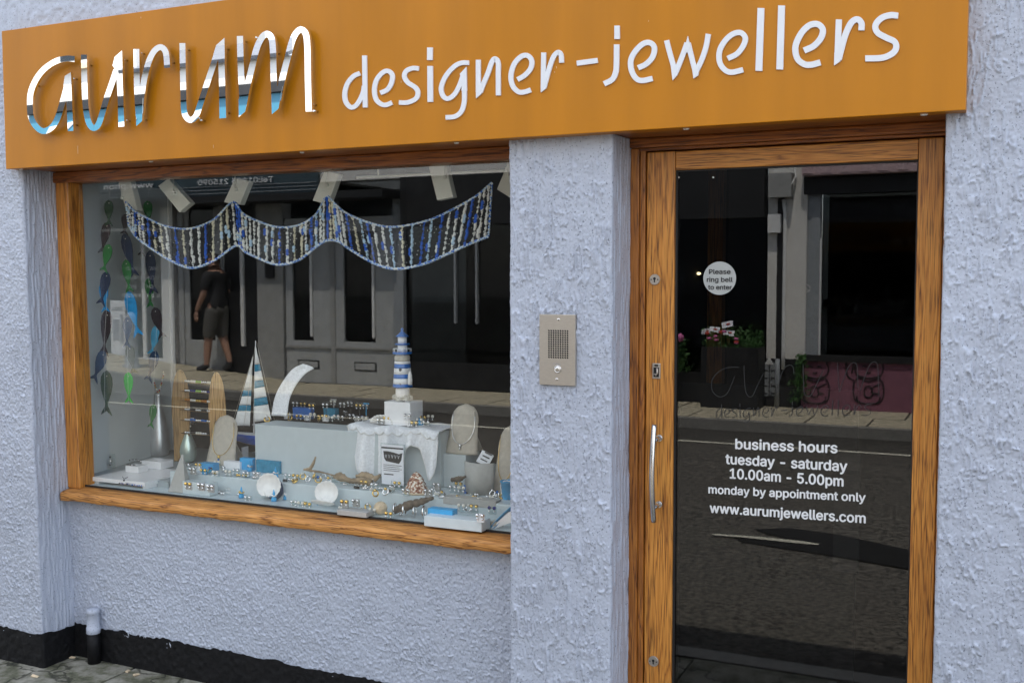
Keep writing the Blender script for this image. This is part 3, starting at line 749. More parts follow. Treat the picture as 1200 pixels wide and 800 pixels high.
b = MB(); b.cbox(DG0 + 0.0008, DG1 - 0.0008, DY + 0.0008, DY + 0.044, 0.0, 0.17, 0.004); b.build("bottom_rail", "oak_lengthwise", door)
b = MB()
for x0, x1, z0, z1 in ((DG0, DG0 + 0.006, 0.17, 1.928), (DG1 - 0.004, DG1, 0.17, 1.928)):
    b.box(x0, x1, DY + 0.010, DY + 0.019, z0, z1)
b.box(DG0 + 0.006, DG1 - 0.004, DY + 0.012, DY + 0.019, 1.923, 1.928)
b.build("glazing_bead", "black_paint", door)
DGY = DY + 0.020
b = MB(); b.box(DG0 + 0.0005, DG1 - 0.0005, DGY, DGY + 0.006, 0.1705, 1.9275); b.build("glass_pane", "door_glass", door)
xa, zt = U(978, 528, 0.36); xb, zb = U(1006, 672, 0.36)
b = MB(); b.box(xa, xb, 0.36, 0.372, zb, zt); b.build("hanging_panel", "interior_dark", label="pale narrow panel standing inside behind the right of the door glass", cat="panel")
xa, _ = U(828, 400, 1.0); xb, _ = U(846, 400, 1.0)
b = MB(); b.cbox(xa, xb, 1.0, 1.05, 0.0, 2.49, 0.003); b.build("inner_post", "oak_dark_upright", shop)
b = MB(); b.box(-1.05, -0.45, 0.50, 0.52, 0.001, 1.22); b.build("inner_screen", "interior_black", label="dark waist-high screen just inside the shop door", cat="screen")
for px in (795.5, 836):
    x, z = U(px, 208, DGY); b = MB(); b.cyl((x, DGY - 0.003, z), (x, DGY, z), 0.003, n=8); b.build("glass_fixing", "cap_white", door)
# handle
hx0, hz1 = U(764, 498, 0.10); _, hz0 = U(763, 612, 0.10)
b = MB(); pts = []
for i in range(25):
    t = i / 24; z = hz1 + (hz0 - hz1) * t
    pts.append((hx0 + 0.004, 0.112 - 0.022 * math.sin(PI * t), z))
b.tube(pts, 0.0085, 12)
for px, py in ((770, 512.5), (769, 590)):
    x, z = U(770, py, DY); 
    b.cyl((hx0 + 0.004, 0.106, z), (hx0 + 0.004, DY, z), 0.0075, n=12)
    b.cyl((hx0 + 0.004, DY - 0.008, z), (hx0 + 0.004, DY - 0.0005, z), 0.011, n=14)
b.build("handle", "steel_bright", door)
for px, py in ((767.5, 327.5), (766, 774)):
    x, z = U(px, py, DY)
    b = MB(); b.cyl((x, DY - 0.005, z), (x, DY + 0.001, z), 0.0165, 0.018, n=24); b.cur = 1
    b.cyl((x, DY - 0.0062, z + 0.003), (x, DY - 0.004, z + 0.003), 0.0045, n=10); b.box(x - 0.002, x + 0.002, DY - 0.0061, DY - 0.004, z - 0.009, z + 0.002)
    for s_ in (-1, 1): b.cyl((x + s_ * 0.011, DY - 0.0061, z), (x + s_ * 0.011, DY - 0.004, z), 0.0022, n=8)
    b.build("keyhole_escutcheon", ["steel_brushed", "dark_hole"], door)
x, z = U(769.5, 434.5, DY)
b = MB(); b.cbox(x - 0.0135, x + 0.0135, DY - 0.004, DY + 0.001, z - 0.025, z + 0.025, 0.002); b.cur = 1
b.box(x - 0.009, x + 0.009, DY - 0.0052, DY - 0.0035, z - 0.019, z + 0.012); b.box(x - 0.006, x + 0.006, DY - 0.0052, DY - 0.0035, z + 0.015, z + 0.021); b.cur = 0
b.tube([(x + 0.004, DY - 0.008, z + 0.010), (x + 0.005, DY - 0.009, z - 0.006), (x, DY - 0.009, z - 0.013), (x - 0.005, DY - 0.008, z - 0.009)], 0.0032, 8)
b.build("latch_plate", ["steel_brushed", "dark_hole"], door)
# lettering on the door glass
LY = DGY - 0.0012
for body, p0, p1, hh in (("business hours", (862, 525.5), (981, 530.5), 0.061), ("tuesday - saturday", (850.5, 543), (992.5, 552), 0.061),
                     ("10.00am - 5.00pm", (855.5, 560), (988, 569.5), 0.061), ("monday by appointment only", (830.5, 577.5), (1014, 587.5), 0.050),
                     ("www.aurumjewellers.com", (832, 600), (1014, 612.5), 0.058)):
    xa, za = U(*p0, LY); xb, zb = U(*p1, LY)
    b = MB(); put_text(b, body, xa, xb, za, LY, h=hh, bold=0.022, slope=zb - za)
    b.build("lettering", "vinyl_white", door, solid=0.0006)
x, z = U(843.2, 326, LY); _, zt = U(843.2, 306.5, LY); rr_ = zt - z
b = MB(); b.cyl((x, LY + 0.0004, z), (x, LY + 0.0009, z), rr_, n=48); stk = b.build("sticker", "sticker_grey", door, label="round pale sticker that asks callers to ring the bell")
for body, px0, px1, py in (("Please", 831, 856, 321), ("ring bell", 828.5, 858.5, 330.2), ("to enter", 830, 857.5, 339.2)):
    xa, za = U(px0, py, LY); xb, _ = U(px1, py, LY)
    b = MB(); put_text(b, body, xa, xb, za, LY - 0.0006, h=0.0285, bold=0.02); b.build("lettering", "print_black", door, solid=0.0004)

# ================================================================ THE SIGN
SY = -0.060
sign = thing("shop_sign", "long ochre fascia sign with mirror aurum letters and white designer-jewellers lettering", "sign", (-1.9, SY, 2.3))
sx0, sx1 = -3.703, -0.1245
b = MB(); b.cbox(sx0, sx1, SY, -0.002, SGB, SGT, 0.0022); b.build("sign_panel", "sign_ochre", sign)
for px, py, l_ in ((91, 171, 14), (250, 170, 5), (352, 30, 4), (165, 20, 3), (470, 95, 3), (652, 78, 3), (760, 24, 2), (650, 84, 2)):
    x, z = U(px, py, SY - 0.0006); b = MB(); b.prism([(x - 0.0008, z), (x + 0.0008, z), (x + 0.0004, z - l_ * 0.0022), (x - 0.0003, z - l_ * 0.0022)], SY - 0.0007, SY + 0.0005); b.build("dirt_mark", "shell_cream", sign)
def letter(name, strokes, polys, ox, oy, sc, w, mname, y0, y1, parent, taper=None, dz=0.0004, bevel=0.0):
    """one letter from centre lines and outlines traced in the photograph, laid in the sign's own plane"""
    b = MB(); k = 0
    for st in strokes:
        ww = w
        if isinstance(st, tuple): st, ww = st
        path = smooth_path([(ox + x / sc, oy + y / sc) for x, y in st])
        if hasattr(ww, '__len__'): ww = np.interp(np.linspace(0, 1, len(path)), np.linspace(0, 1, len(ww)), ww) / sc
        else: ww = ww / sc
        L, Rr = edges_of(path, ww)
        yy = y0 - k * dz; k += 1
        b.ribbon([U(p[0], p[1], yy) for p in L], [U(p[0], p[1], yy) for p in Rr], yy, y1 + k * dz * 0.5)
    for pl in polys:
        yy = y0 - k * dz; k += 1
        b.prism([U(ox + x / sc, oy + y / sc, yy) for x, y in pl], yy, y1 + k * dz * 0.5)
    return b.build(name, mname, parent, bevel=bevel)
CY0, CY1 = SY - 0.034, SY - 0.024
AUR = [
 ([[(450, 130), (385, 126), (300, 148), (215, 205), (150, 285), (108, 385), (100, 480), (108, 580), (148, 655), (205, 692), (268, 665), (312, 600), (345, 500), (375, 395), (398, 300)]],
  [[(372, 262), (420, 232), (427, 400), (440, 690), (396, 692), (388, 520), (380, 400), (362, 330)]], 20, 50, 6.667, 46),
 ([[(522, 95), (526, 300), (534, 480), (550, 590), (572, 648), (600, 668), (632, 645), (660, 570), (695, 450), (740, 320), (775, 215)]],
  [[(762, 112), (820, 62), (826, 300), (838, 656), (792, 660), (784, 400), (774, 225), (745, 180)]], 20, 50, 6.667, 46),
 ([[(98, 118), (101, 300), (106, 480), (116, 640)], [(128, 620), (140, 480), (165, 330), (200, 205), (242, 130), (290, 104), (328, 145), (340, 265)]],
  [[(90, 500), (150, 500), (143, 680), (98, 720)]], 145, 40, 6.667, 46),
 ([[(458, 72), (462, 300), (466, 470), (470, 590), (488, 648), (525, 672), (565, 640), (597, 550), (640, 420), (690, 270), (722, 170)]],
  [[(722, 88), (787, 30), (790, 300), (800, 655), (748, 660), (744, 400), (738, 200), (700, 160)]], 145, 40, 6.667, 46),
 ([[(130, 138), (136, 350), (146, 560), (148, 640)], [(156, 640), (178, 520), (215, 370), (250, 230), (288, 150), (325, 124), (357, 152), (368, 240), (372, 400), (378, 560)],
   [(404, 600), (430, 470), (470, 310), (512, 160), (560, 94), (602, 118), (616, 220), (620, 450), (626, 682)]],
  [[(120, 590), (188, 590), (168, 682), (122, 722)], [(354, 500), (436, 500), (408, 662), (360, 702)]], 260, 20, 6.15, 45),
]
for strokes, polys, ox, oy, sc, w in AUR:
    letter("chrome_letter", strokes, polys, ox, oy, sc, w, "chrome", CY0, CY1, sign)
# stand-off pins behind the mirror letters
b = MB()
for px, py in ((85, 92), (85, 146), (40, 100), (102, 76), (144, 70), (147, 141), (164, 62), (199, 73), (167, 140), (217, 58), (263, 57), (264, 132), (284, 48), (366, 122), (368, 130), (300, 44), (322, 62), (110, 148), (235, 141)):
    x, z = U(px, py, CY1); b.cyl((x, CY1 - 0.001, z), (x, SY + 0.001, z), 0.003, n=8)
b.build("standoff_pin", "steel_bright", sign, kind="stuff")
DZ = [
 ([[(222, 325), (170, 350), (120, 410), (97, 490), (106, 562), (147, 606), (190, 592), (228, 535), (250, 480), (258, 430)], [(260, 178), (263, 400), (266, 608)]], [], 390, 40, 7.06, 38),
 ([[(392, 488), (450, 460), (484, 402), (490, 340), (455, 306), (408, 322), (360, 382), (342, 460), (356, 540), (400, 580), (442, 586), (487, 568)]], [], 390, 40, 7.06, 38),
 ([[(710, 286), (660, 283), (608, 305), (590, 350), (618, 400), (678, 440), (702, 480), (690, 530), (640, 560), (595, 568), (546, 566)]], [], 390, 40, 7.06, 38),
 ([[(802, 112), (801, 216)], [(803, 265), (805, 562)]], [], 390, 40, 7.06, 45),
 ([[(1125, 238), (1062, 240), (1000, 272), (932, 350), (896, 440), (908, 508), (948, 535), (1000, 505), (1042, 435), (1072, 355)], [(1084, 400), (1087, 500), (1084, 570), (1062, 640), (1010, 682), (932, 690)]],
  [[(1050, 330), (1104, 272), (1108, 470), (1064, 470), (1066, 400)]], 390, 40, 7.06, 38),
 ([[(135, 335), (135, 590)], [(150, 590), (172, 530), (210, 440), (240, 355), (266, 326), (290, 358), (291, 450), (292, 613)]], [[(118, 520), (174, 520), (158, 602), (118, 636)]], 540, 20, 6.667, 37),
 ([[(442, 490), (500, 455), (545, 400), (552, 340), (520, 302), (470, 310), (415, 370), (390, 460), (405, 540), (450, 585), (498, 586), (545, 570)]], [], 540, 20, 6.667, 38),
 ([[(646, 278), (642, 550)], [(650, 550), (668, 480), (692, 395), (724, 310), (760, 276), (782, 298), (786, 358)]], [[(624, 500), (676, 500), (664, 560), (624, 590)]], 540, 20, 6.667, 37),
 ([[(905, 362), (1068, 340)]], [], 540, 20, 6.667, 40),
 ([[(153, 135), (153, 240)], [(150, 282), (148, 440), (142, 500), (115, 555), (52, 590)]], [], 700, 10, 6.667, 42),
 ([[(318, 465), (380, 435), (430, 380), (445, 310), (415, 270), (360, 275), (300, 330), (262, 400), (265, 480), (300, 545), (350, 564), (430, 548)]], [], 700, 10, 6.667, 42),
 ([[(540, 250), (560, 330), (606, 490)], [(850, 200), (868, 200)]][:1] + [[(612, 500), (660, 380), (700, 270)], [(708, 270), (740, 400), (766, 500)], [(772, 490), (815, 400), (848, 300), (866, 200)]],
  [[(572, 440), (636, 455), (625, 520), (587, 562)], [(706, 215), (724, 300), (700, 350), (684, 300)], [(734, 430), (800, 450), (786, 525), (750, 548)]], 700, 10, 6.667, 40),
 ([[(1018, 392), (1090, 355), (1140, 290), (1155, 230), (1120, 190), (1060, 200), (1000, 250), (955, 330), (955, 420), (995, 480), (1050, 499), (1138, 480)]], [], 700, 10, 6.667, 42),
 ([[(130, 58), (115, 500)]], [], 870, 0, 6, 48),
 ([[(275, 40), (262, 490)]], [], 870, 0, 6, 48),
 ([[(433, 357), (500, 325), (550, 270), (565, 210), (530, 172), (470, 180), (410, 240), (372, 330), (385, 410), (430, 450), (480, 457), (548, 440)]], [], 870, 0, 6, 43),
 ([[(678, 138), (667, 420)], [(676, 420), (694, 350), (722, 250), (762, 165), (805, 137), (836, 162), (836, 215)]], [[(646, 370), (700, 370), (688, 432), (644, 462)]], 870, 0, 6, 43),
 ([[(1095, 112), (1040, 108), (975, 130), (935, 180), (950, 230), (1010, 265), (1070, 295), (1080, 340), (1050, 380), (980, 408), (863, 412)]], [], 870, 0, 6, 43),
]
for strokes, polys, ox, oy, sc, w in DZ:
    letter("white_letter", strokes, polys, ox, oy, sc, w, "letter_white", SY - 0.005, SY + 0.001, sign, dz=0.0003)

# faint etched logo inside the door glass
b = MB(); allp = []
def etch(strokes, ox, oy, sc, fx, fy, w):
    for st in strokes:
        if isinstance(st, tuple): st = st[0]
        path = smooth_path([(fx((ox + x / sc)), fy((ox + x / sc), (oy + y / sc))) for x, y in st], 5)
        L, Rr = edges_of(path, w)
        b.ribbon([U(p[0], p[1], DGY - 0.002) for p in L], [U(p[0], p[1], DGY - 0.002) for p in Rr], DGY - 0.0012 - 0.0001 * len(allp) / 10, DGY - 0.0006); allp.append(1)
for strokes, polys, ox, oy, sc, w in AUR:
    etch(strokes, ox, oy, sc, lambda x: 832 + (x - 32) * 0.6, lambda x, y: 466 - (158 - y - (x - 32) * 0.07) * 0.42, 0.65)
for strokes, polys, ox, oy, sc, w in DZ:
    etch(strokes, ox, oy, sc, lambda x: 838 + (x - 400) * 0.28, lambda x, y: 489 - (126 - y - (x - 400) * 0.075) * 0.26, 0.8)
b.build("etched_logo", "etched_line", door, label="faint dark outline of the shop name in script")

# ================================================================ DOOR BELL INTERCOM
x0, z1 = U(633.5, 368, -0.004); x1, z0 = U(675.5, 452, -0.004)
icx, icz = (x0 + x1) / 2, (z0 + z1) / 2
ic = thing("door_intercom", "brushed steel intercom plate with speaker holes and call button on the lilac pillar", "intercom", (icx, 0, icz))
FP = -0.0135
b = MB(); b.cbox(x0, x1, FP, 0.004, z0, z1, 0.0012); b.build("plate", "steel_brushed", ic)
b = MB()
gx0, gz1 = U(642, 386, FP); gx1, gz0 = U(666.5, 420.5, FP)
n1, n2 = 9, 13
for i in range(n1):
    for j in range(n2):
        x = gx0 + (gx1 - gx0) * (i + 0.5) / n1; z = gz0 + (gz1 - gz0) * (j + 0.5) / n2
        w_ = (gx1 - gx0) / n1 * 0.44; hh = (gz1 - gz0) / n2 * 0.46
        if (i + j) % 1 == 0:
            b.add([(x - w_, FP - 0.0006, z + hh * 0.3), (x, FP - 0.0006, z + hh), (x + w_, FP - 0.0006, z - hh * 0.3), (x, FP - 0.0006, z - hh)], [(0, 1, 2, 3)])
b.build("speaker_hole", "dark_hole", ic, kind="stuff", solid=0.0006)
x, z = U(653.5, 432.5, FP); b = MB(); b.lathe((x, FP + 0.001, z), [(0.0125, 0), (0.0125, 0.003), (0.0095, 0.0045), (0.009, 0.003), (0.0085, 0.003), (0.007, 0.0045), (0.003, 0.005)], 24, axis=(0, -1, 0)); b.build("call_button", "steel_bright", ic)
for px, py in ((654.5, 374.5), (652.5, 444.5)):
    x, z = U(px, py, FP); b = MB(); b.lathe((x, FP + 0.0005, z), [(0.005, 0), (0.0045, 0.0012), (0.002, 0.0015)], 14, axis=(0, -1, 0)); b.build("screw", "steel_bright", ic)
xa, za = U(648, 427, FP); xb, _ = U(658, 427, FP)
b = MB(); put_text(b, "CALL", xa, xb, za, FP - 0.0004, h=0.010); b.build("lettering", "print_grey", ic, solid=0.0003)

# ================================================================ WINDOW DISPLAY
F0, S1 = 0.700, 0.770
def at(px, py, Z):
    """where a thing stands that meets the level Z at this pixel, and the metres one pixel spans there"""
    x, y = G(px, py, Z); dep = float(np.dot(np.array([x, y, Z]) - CAMPOS, _fw))
    return x, y, dep / FPX
b = MB(); b.box(-3.67, -1.47, 0.246, 0.305, 0.62, F0 - 0.001); b.box(-3.60, -1.536, 0.216, 0.2455, 0.62, F0 - 0.0012); b.build("display_floor", "frost_acrylic", kind="structure", label="pale lower floor of the display window")
b = MB(); b.cbox(-3.22, -1.40, 0.310, 1.05, 0.66, S1, 0.004); b.build("display_step", "frost_acrylic", kind="structure", label="pale raised step behind the front of the display")
b = MB(); b.box(-3.83, -3.225, 0.3055, 1.05, 0.62, 0.725); b.build("display_step", "grey_panel", kind="structure", label="grey floor at the left end of the display")
b = MB(); b.add([(x, y, z) for z in (0.60, 2.02) for x, y in ((-3.645, 0.246), (-3.800, 0.95), (-3.83, 0.95), (-3.675, 0.246))], [(0, 1, 2, 3), (4, 5, 6, 7), (0, 1, 5, 4), (1, 2, 6, 5), (2, 3, 7, 6), (3, 0, 4, 7)]); b.build("side_panel", "pale_paint", shop)
b = MB(); b.box(-3.80, -3.79, 0.951, 0.975, 0.70, 2.0); b.build("panel_edge_trim", "white_upvc", shop)
b = MB(); b.box(-1.46, -1.425, 0.27, 1.05, 0.60, 2.02); b.build("side_panel", "grey_panel", shop)
b = MB(); b.cbox(-3.4, -1.6, 1.06, 1.5, 0.0, 0.62, 0.004); b.build("shop_counter", "interior_dark", label="dark low counter inside the shop behind the display", cat="counter")

# white box with a cloth thrown over it, big grey box
bx0, _ = G(300, 552, S1); bY = 0.455; bzt = U(300, 497, bY)[1]
gb = thing("display_box", "large pale grey box raised behind the driftwood, topped with small jewellery stands", "display box", (-2.5, bY, S1))
b = MB(); b.cbox(bx0, -2.20, bY, 0.60, S1 + 0.001, bzt, 0.003); b.build("box_body", "grey_card", gb)
BT = bzt
# second box under the cloth
cx0 = U(409, 510, 0.42)[0]; cx1 = U(512, 510, 0.42)[0]; cbz = U(460, 503, 0.43)[1]
cb = MB(); cb.cbox(-2.19, cx1 - 0.015, 0.475, 0.66, S1 + 0.001, cbz - 0.006, 0.003); cb.build("cloth_box", "grey_card", label="smaller grey box mostly hidden under the white cloth", cat="display box")
# the cloth: a top sheet and a front fall whose lower hem hangs in points
hem_px = [(408, 500), (410, 515), (416, 530), (422, 548), (430, 556), (440, 558), (450, 556), (462, 554), (474, 545), (479, 525), (485, 520), (492, 524), (496, 540), (501, 555), (506, 562), (512, 555), (515, 540), (516, 515)]
P = []
N = 60
hx = np.array([p[0] for p in hem_px], float); hz = np.array([p[1] for p in hem_px], float)
for i in range(N + 1):
    t = i / N; px = 408 + (516 - 408) * t
    yy = 0.452 + 0.010 * math.sin(t * 26) + 0.006 * math.sin(t * 11 + 1)
    x, _z = U(px, 505, yy); _, zh = U(px, float(np.interp(px, hx, hz)), yy)
    zt = cbz + 0.004 * math.sin(t * 19) + 0.002
    col = []
    for j in range(6):                       # top
        s_ = j / 5; col.append((x, 0.655 - (0.655 - yy - 0.008) * s_, zt + 0.003 * math.sin(s_ * 9 + t * 14)))
    for j in range(1, 15):                   # front fall
        s_ = j / 14; fold = (0.006 + 0.012 * s_) * math.sin(t * 24 + 0.8 * s_)
        col.append((x, yy - 0.004 + fold - 0.010 * s_, zt + (zh - zt) * s_))
    P.append(col)
b = MB(); b.sheet(P, True); b.build("draped_cloth", "cloth_white", label="white textured cloth draped over a box with its hem hanging in points", cat="cloth", solid=0.003)
# crocheted scallop edge of the cloth
b = MB(); b.tube([c[-1] for c in P], 0.0028, 6)
for i in range(0, N - 3, 6): b.tube([(P[i + k][6][0], P[i + k][6][1] - 0.006, P[i + k][6][2] - 0.004 - 0.012 * math.sin(PI * k / 6)) for k in range(7) if i + k <= N], 0.0022, 5)
b.build("cloth_trim", "cord_white", bpy.data.objects["draped_cloth"])

# lighthouse on its block
lx, ly, ls = at(472, 497, cbz + 0.004)
blk = MB(); blk.cbox(lx - 0.058, lx + 0.062, 0.50, 0.60, cbz + 0.006, cbz + 0.006 + 27 * ls, 0.002)
blk.build("white_block", "white_matt", label="white block on the cloth with the lighthouse on top", cat="block")
lz = cbz + 0.0065 + 27 * ls; lx, ly = U(472, 470, 0.55)[0], 0.55; sc = ls
lh = thing("model_lighthouse", "small blue and white banded model lighthouse on a white block", "lighthouse", (lx, ly, lz))
Hh = 85 * sc
def LZ(py): return lz + (470 - py) * sc
b = MB()
for k in range(26):
    a = k * 2.4; r_ = 0.026 + 0.012 * random.random(); b.ball((lx + r_ * math.cos(a), ly + r_ * math.sin(a) * 0.8, lz + 0.006 + 0.012 * random.random()), 0.008 + 0.005 * random.random(), 7, 4)
b.build("rock_base", "rock_grey", lh, kind="stuff")
b = MB(); b.lathe((lx, ly, lz), [(0.030, 0.004), (0.028, 13 * sc), (0.027, 15 * sc)], 20); b.build("plinth_course", "white_matt", lh)
wp = lambda py: (11.2 - (454 - py) * 0.062) * sc
bands = [(454, 450, "blue_paint"), (450, 443.5, "white_matt"), (443.5, 438.5, "blue_paint"), (438.5, 431.5, "white_matt"), (431.5, 426.5, "blue_paint"), (426.5, 423.5, "white_matt")]
for p0, p1, m_ in bands:
    b = MB(); b.lathe((lx, ly, LZ(p0)), [(wp(p0) * (1.06 if p0 == 454 else 1), 0), (wp(p1), (p0 - p1) * sc - 0.0002)], 22); b.build("tower_band", m_, lh)
b = MB(); b.lathe((lx, ly, LZ(423.5)), [(8.6 * sc, 0), (9.3 * sc, 2 * sc), (9.3 * sc, 5 * sc), (8 * sc, 7 * sc), (8.0 * sc, 7.6 * sc)], 20); b.build("tower_collar", "suede_taupe", lh)
b = MB(); b.lathe((lx, ly, LZ(416)), [(8 * sc, 0), (11.5 * sc, 1.2 * sc), (11.5 * sc, 3 * sc), (8 * sc, 3.2 * sc)], 22); b.build("gallery", "blue_paint", lh)
b = MB()
for k in range(12):
    a = k * PI / 6; b.cyl((lx + 10.6 * sc * math.cos(a), ly + 10.6 * sc * math.sin(a), LZ(413)), (lx + 10.6 * sc * math.cos(a), ly + 10.6 * sc * math.sin(a), LZ(409)), 0.0011, n=5)
b.torus((lx, ly, LZ(409)), 10.6 * sc, 0.0011, n=20, m=5); b.build("railing", "white_matt", lh)
b = MB(); b.lathe((lx, ly, LZ(412.8)), [(5.6 * sc, 0), (5.5 * sc, 8 * sc)], 16); b.build("upper_tower", "white_matt", lh)
b = MB(); b.lathe((lx, ly, LZ(404.8)), [(5.6 * sc, 0), (8.6 * sc, 0.6 * sc), (8.6 * sc, 1.8 * sc), (5 * sc, 2 * sc)], 18); b.build("upper_gallery", "blue_paint", lh)
b = MB(); b.lathe((lx, ly, LZ(402.8)), [(5.2 * sc, 0), (5.2 * sc, 8 * sc)], 12); b.build("lantern", "white_matt", lh)
b = MB(); b.lathe((lx, ly, LZ(395)), [(7.8 * sc, 0), (7.2 * sc, 1 * sc), (3.2 * sc, 4.5 * sc), (1.6 * sc, 6 * sc), (1.2 * sc, 7 * sc), (2.0 * sc, 8.2 * sc), (1.2 * sc, 9.6 * sc), (0.3 * sc, 10.5 * sc)], 18); b.build("roof", "blue_paint", lh)
for px_, py_, r_ in ((469, 433, 1.5), (468, 451, 2.2)):
    x, z = U(px_, py_, ly - 9.6 * sc); b = MB(); b.lathe((x, ly - 10.4 * sc, z), [(r_ * sc, 0), (r_ * sc, 2.5 * sc)], 12, axis=(0.1, 1, 0), sy=1.3); b.build("door_opening" if r_ > 2 else "window", "print_black", lh)
x, z = U(480.5, 443, ly - 0.025); b = MB(); b.lathe((x, ly - 0.025, z - 7.5 * sc), [(2.6 * sc, 0), (2.9 * sc, 5 * sc), (2.4 * sc, 11 * sc), (1.0 * sc, 16 * sc)], 10); b.build("side_figure", "shell_white", lh)

# sailing boat behind the grey box
bY2 = 0.66
def BP(px, py): return U(px, py, bY2)
bx, bz = BP(292, 528)
boat = thing("model_sailboat", "model sailing boat, blue hull and striped sails, left of the grey box", "model boat", (bx, bY2, S1))
def sub_poly(poly, m_, name, yo, th=0.002):
    b = MB(); b.prism([BP(*p) for p in poly], bY2 + yo, bY2 + yo + th); b.build(name, m_, boat)
def lerp(a, c, t): return (a[0] + (c[0] - a[0]) * t, a[1] + (c[1] - a[1]) * t)
def sail(name, top, bl, br, cuts, yo):
    for k in range(len(cuts) - 1):
        t0, m_ = cuts[k]; t1 = cuts[k + 1][0]
        P_ = []
        for i in range(5):
            a = lerp(top, bl, t0 + (t1 - t0) * i / 4); c = lerp(top, br, t0 + (t1 - t0) * i / 4)
            row = []
            for j in range(7):
                q = lerp(a, c, j / 6); x, z = BP(*q); row.append((x, bY2 + yo + 0.012 * math.sin(PI * j / 6) * (t0 + 0.2), z))
            P_.append(row)
        b = MB(); b.sheet(P_, True); b.build(name, m_, boat, solid=0.0015)
sail("mainsail_stripe", (301, 402), (299.5, 494), (320, 491), [(0, "sail_cloth"), (.27, "teal_band"), (.36, "sail_cloth"), (.48, "teal_band"), (.57, "sail_cloth"), (.70, "teal_band"), (.80, "sail_cloth"), (1, "")], -0.012)
sail("jib_stripe", (295.5, 418), (273, 499), (292, 499), [(0, "sail_cloth"), (.48, "teal_band"), (.57, "sail_cloth"), (.70, "teal_band"), (.79, "sail_cloth"), (1, "")], 0.004)
b = MB(); x0, z0 = BP(297.5, 507); x1, z1 = BP(299.5, 399); b.cyl((x0, bY2, z0), (x1, bY2, z1), 0.0035, 0.0022, 8)
x0, z0 = BP(298, 497); x1, z1 = BP(319, 494); b.cyl((x0, bY2 - 0.012, z0), (x1, bY2 - 0.012, z1), 0.0022, n=8)
b.build("mast", "white_matt", boat)
b = MB()
for a, c in (((300, 400), (321, 492)), ((296, 416), (270, 502)), ((299, 402), (285, 500))):
    p, q = BP(*a), BP(*c); b.cyl((p[0], bY2 + 0.003, p[1]), (q[0], bY2 + 0.003, q[1]), 0.0008, n=5)
b.build("rigging", "suede_taupe", boat, kind="stuff")
hb = BP(270, 506); he = BP(345, 509); Pz = []
for i in range(15):
    t = i / 14; x = hb[0] + (he[0] - hb[0]) * t; zt = hb[1] + (he[1] - hb[1]) * t - 0.006 * math.sin(PI * t)
    wd = 0.036 * math.sin(PI * min(1, 0.06 + t * 0.88)) ** 0.7; dp_ = 0.05 * math.sin(PI * (0.10 + 0.8 * t)) ** 0.6
    Pz.append([(x, bY2 + wd * c, zt - dp_ * (1 - abs(c) ** 2.2)) for c in np.linspace(-1, 1, 9)])
b = MB(); b.sheet(Pz, True); b.build("hull", "hull_blue", boat, solid=0.003)
b = MB(); b.add([p for r_ in Pz for p in (r_[0], r_[-1])], [(2 * i, 2 * i + 1, 2 * i + 3, 2 * i + 2) for i in range(14)]); b.build("deck", "white_matt", boat, solid=0.002)
b = MB(); x, _ = BP(287, 520); b.box(x - 0.003, x + 0.003, bY2 - 0.02, bY2 + 0.02, S1, S1 + 0.06); x2, _ = BP(330, 520); b.box(x2 - 0.003, x2 + 0.003, bY2 - 0.02, bY2 + 0.02, S1, S1 + 0.06)
b.box(x - 0.01, x2 + 0.01, bY2 - 0.02, bY2 + 0.02, S1 + 0.0005, S1 + 0.006); b.build("stand", "white_matt", boat)

# ---- hanging felt fish
def fish_poly(p0, p1, w):
    """outline of a fish from the nose p0 to the tail p1 (x, z)"""
    p0, p1 = np.array(p0), np.array(p1); d = p1 - p0; L = np.hypot(*d); d /= L; n = np.array([-d[1], d[0]])
    S = [(0, 0), (.06, .28), (.16, .46), (.30, .5), (.46, .42), (.62, .24), (.74, .10), (.80, .12), (.92, .36), (1.0, .46), (.93, .12), (.90, 0)]
    pts = [p0 + d * L * a + n * w * c for a, c in S]
    pts += [p0 + d * L * a - n * w * c for a, c in S[-2:0:-1]]
    return [tuple(p) for p in pts]
GARL = [
 ("felt fish string nearest the window's left end, ending in a dark green fish", 0.29, [
   ((127, 234), (127, 265), 9, "felt_dark_green"), ((124, 260), (117, 298), 9, "felt_plum"), ((127, 286), (120, 319), 9, "felt_green"), ((118, 330), (121, 366), 9, "felt_blue"),
   ((124, 318), (116, 358), 10, "felt_navy"), ((123, 362), (118, 417), 11, "felt_plum"), ((120, 411), (107, 447), 10, "felt_slate"), ((121, 434), (121, 487), 12, "felt_dark_green")]),
 ("middle string of felt fish with a large blue and a bright green fish", 0.38, [
   ((148, 250), (145, 275), 9, "felt_plum"), ((143, 273), (156, 325), 10, "felt_navy"), ((146, 304), (151, 343), 9, "felt_green"), ((147, 341), (160, 395), 11, "felt_blue"),
   ((148, 371), (147, 408), 9, "felt_slate"), ((148, 404), (154, 439), 9, "felt_olive"), ((148, 436), (149, 473), 9, "felt_bright_green")]),
 ("right-hand string of felt fish that ends beside the silver bottle", 0.50, [
   ((172, 235), (175, 264), 9, "felt_green"), ((168, 268), (164, 300), 8, "felt_plum"), ((174, 293), (179, 345), 10, "felt_navy"), ((172, 325), (174, 361), 9, "felt_green"),
   ((179, 360), (189, 397), 10, "felt_plum"), ((182, 381), (174, 417), 9, "felt_light_blue"), ((181, 411), (171, 447), 9, "felt_slate"), ((177, 474), (173, 502), 7, "felt_green")]),
]
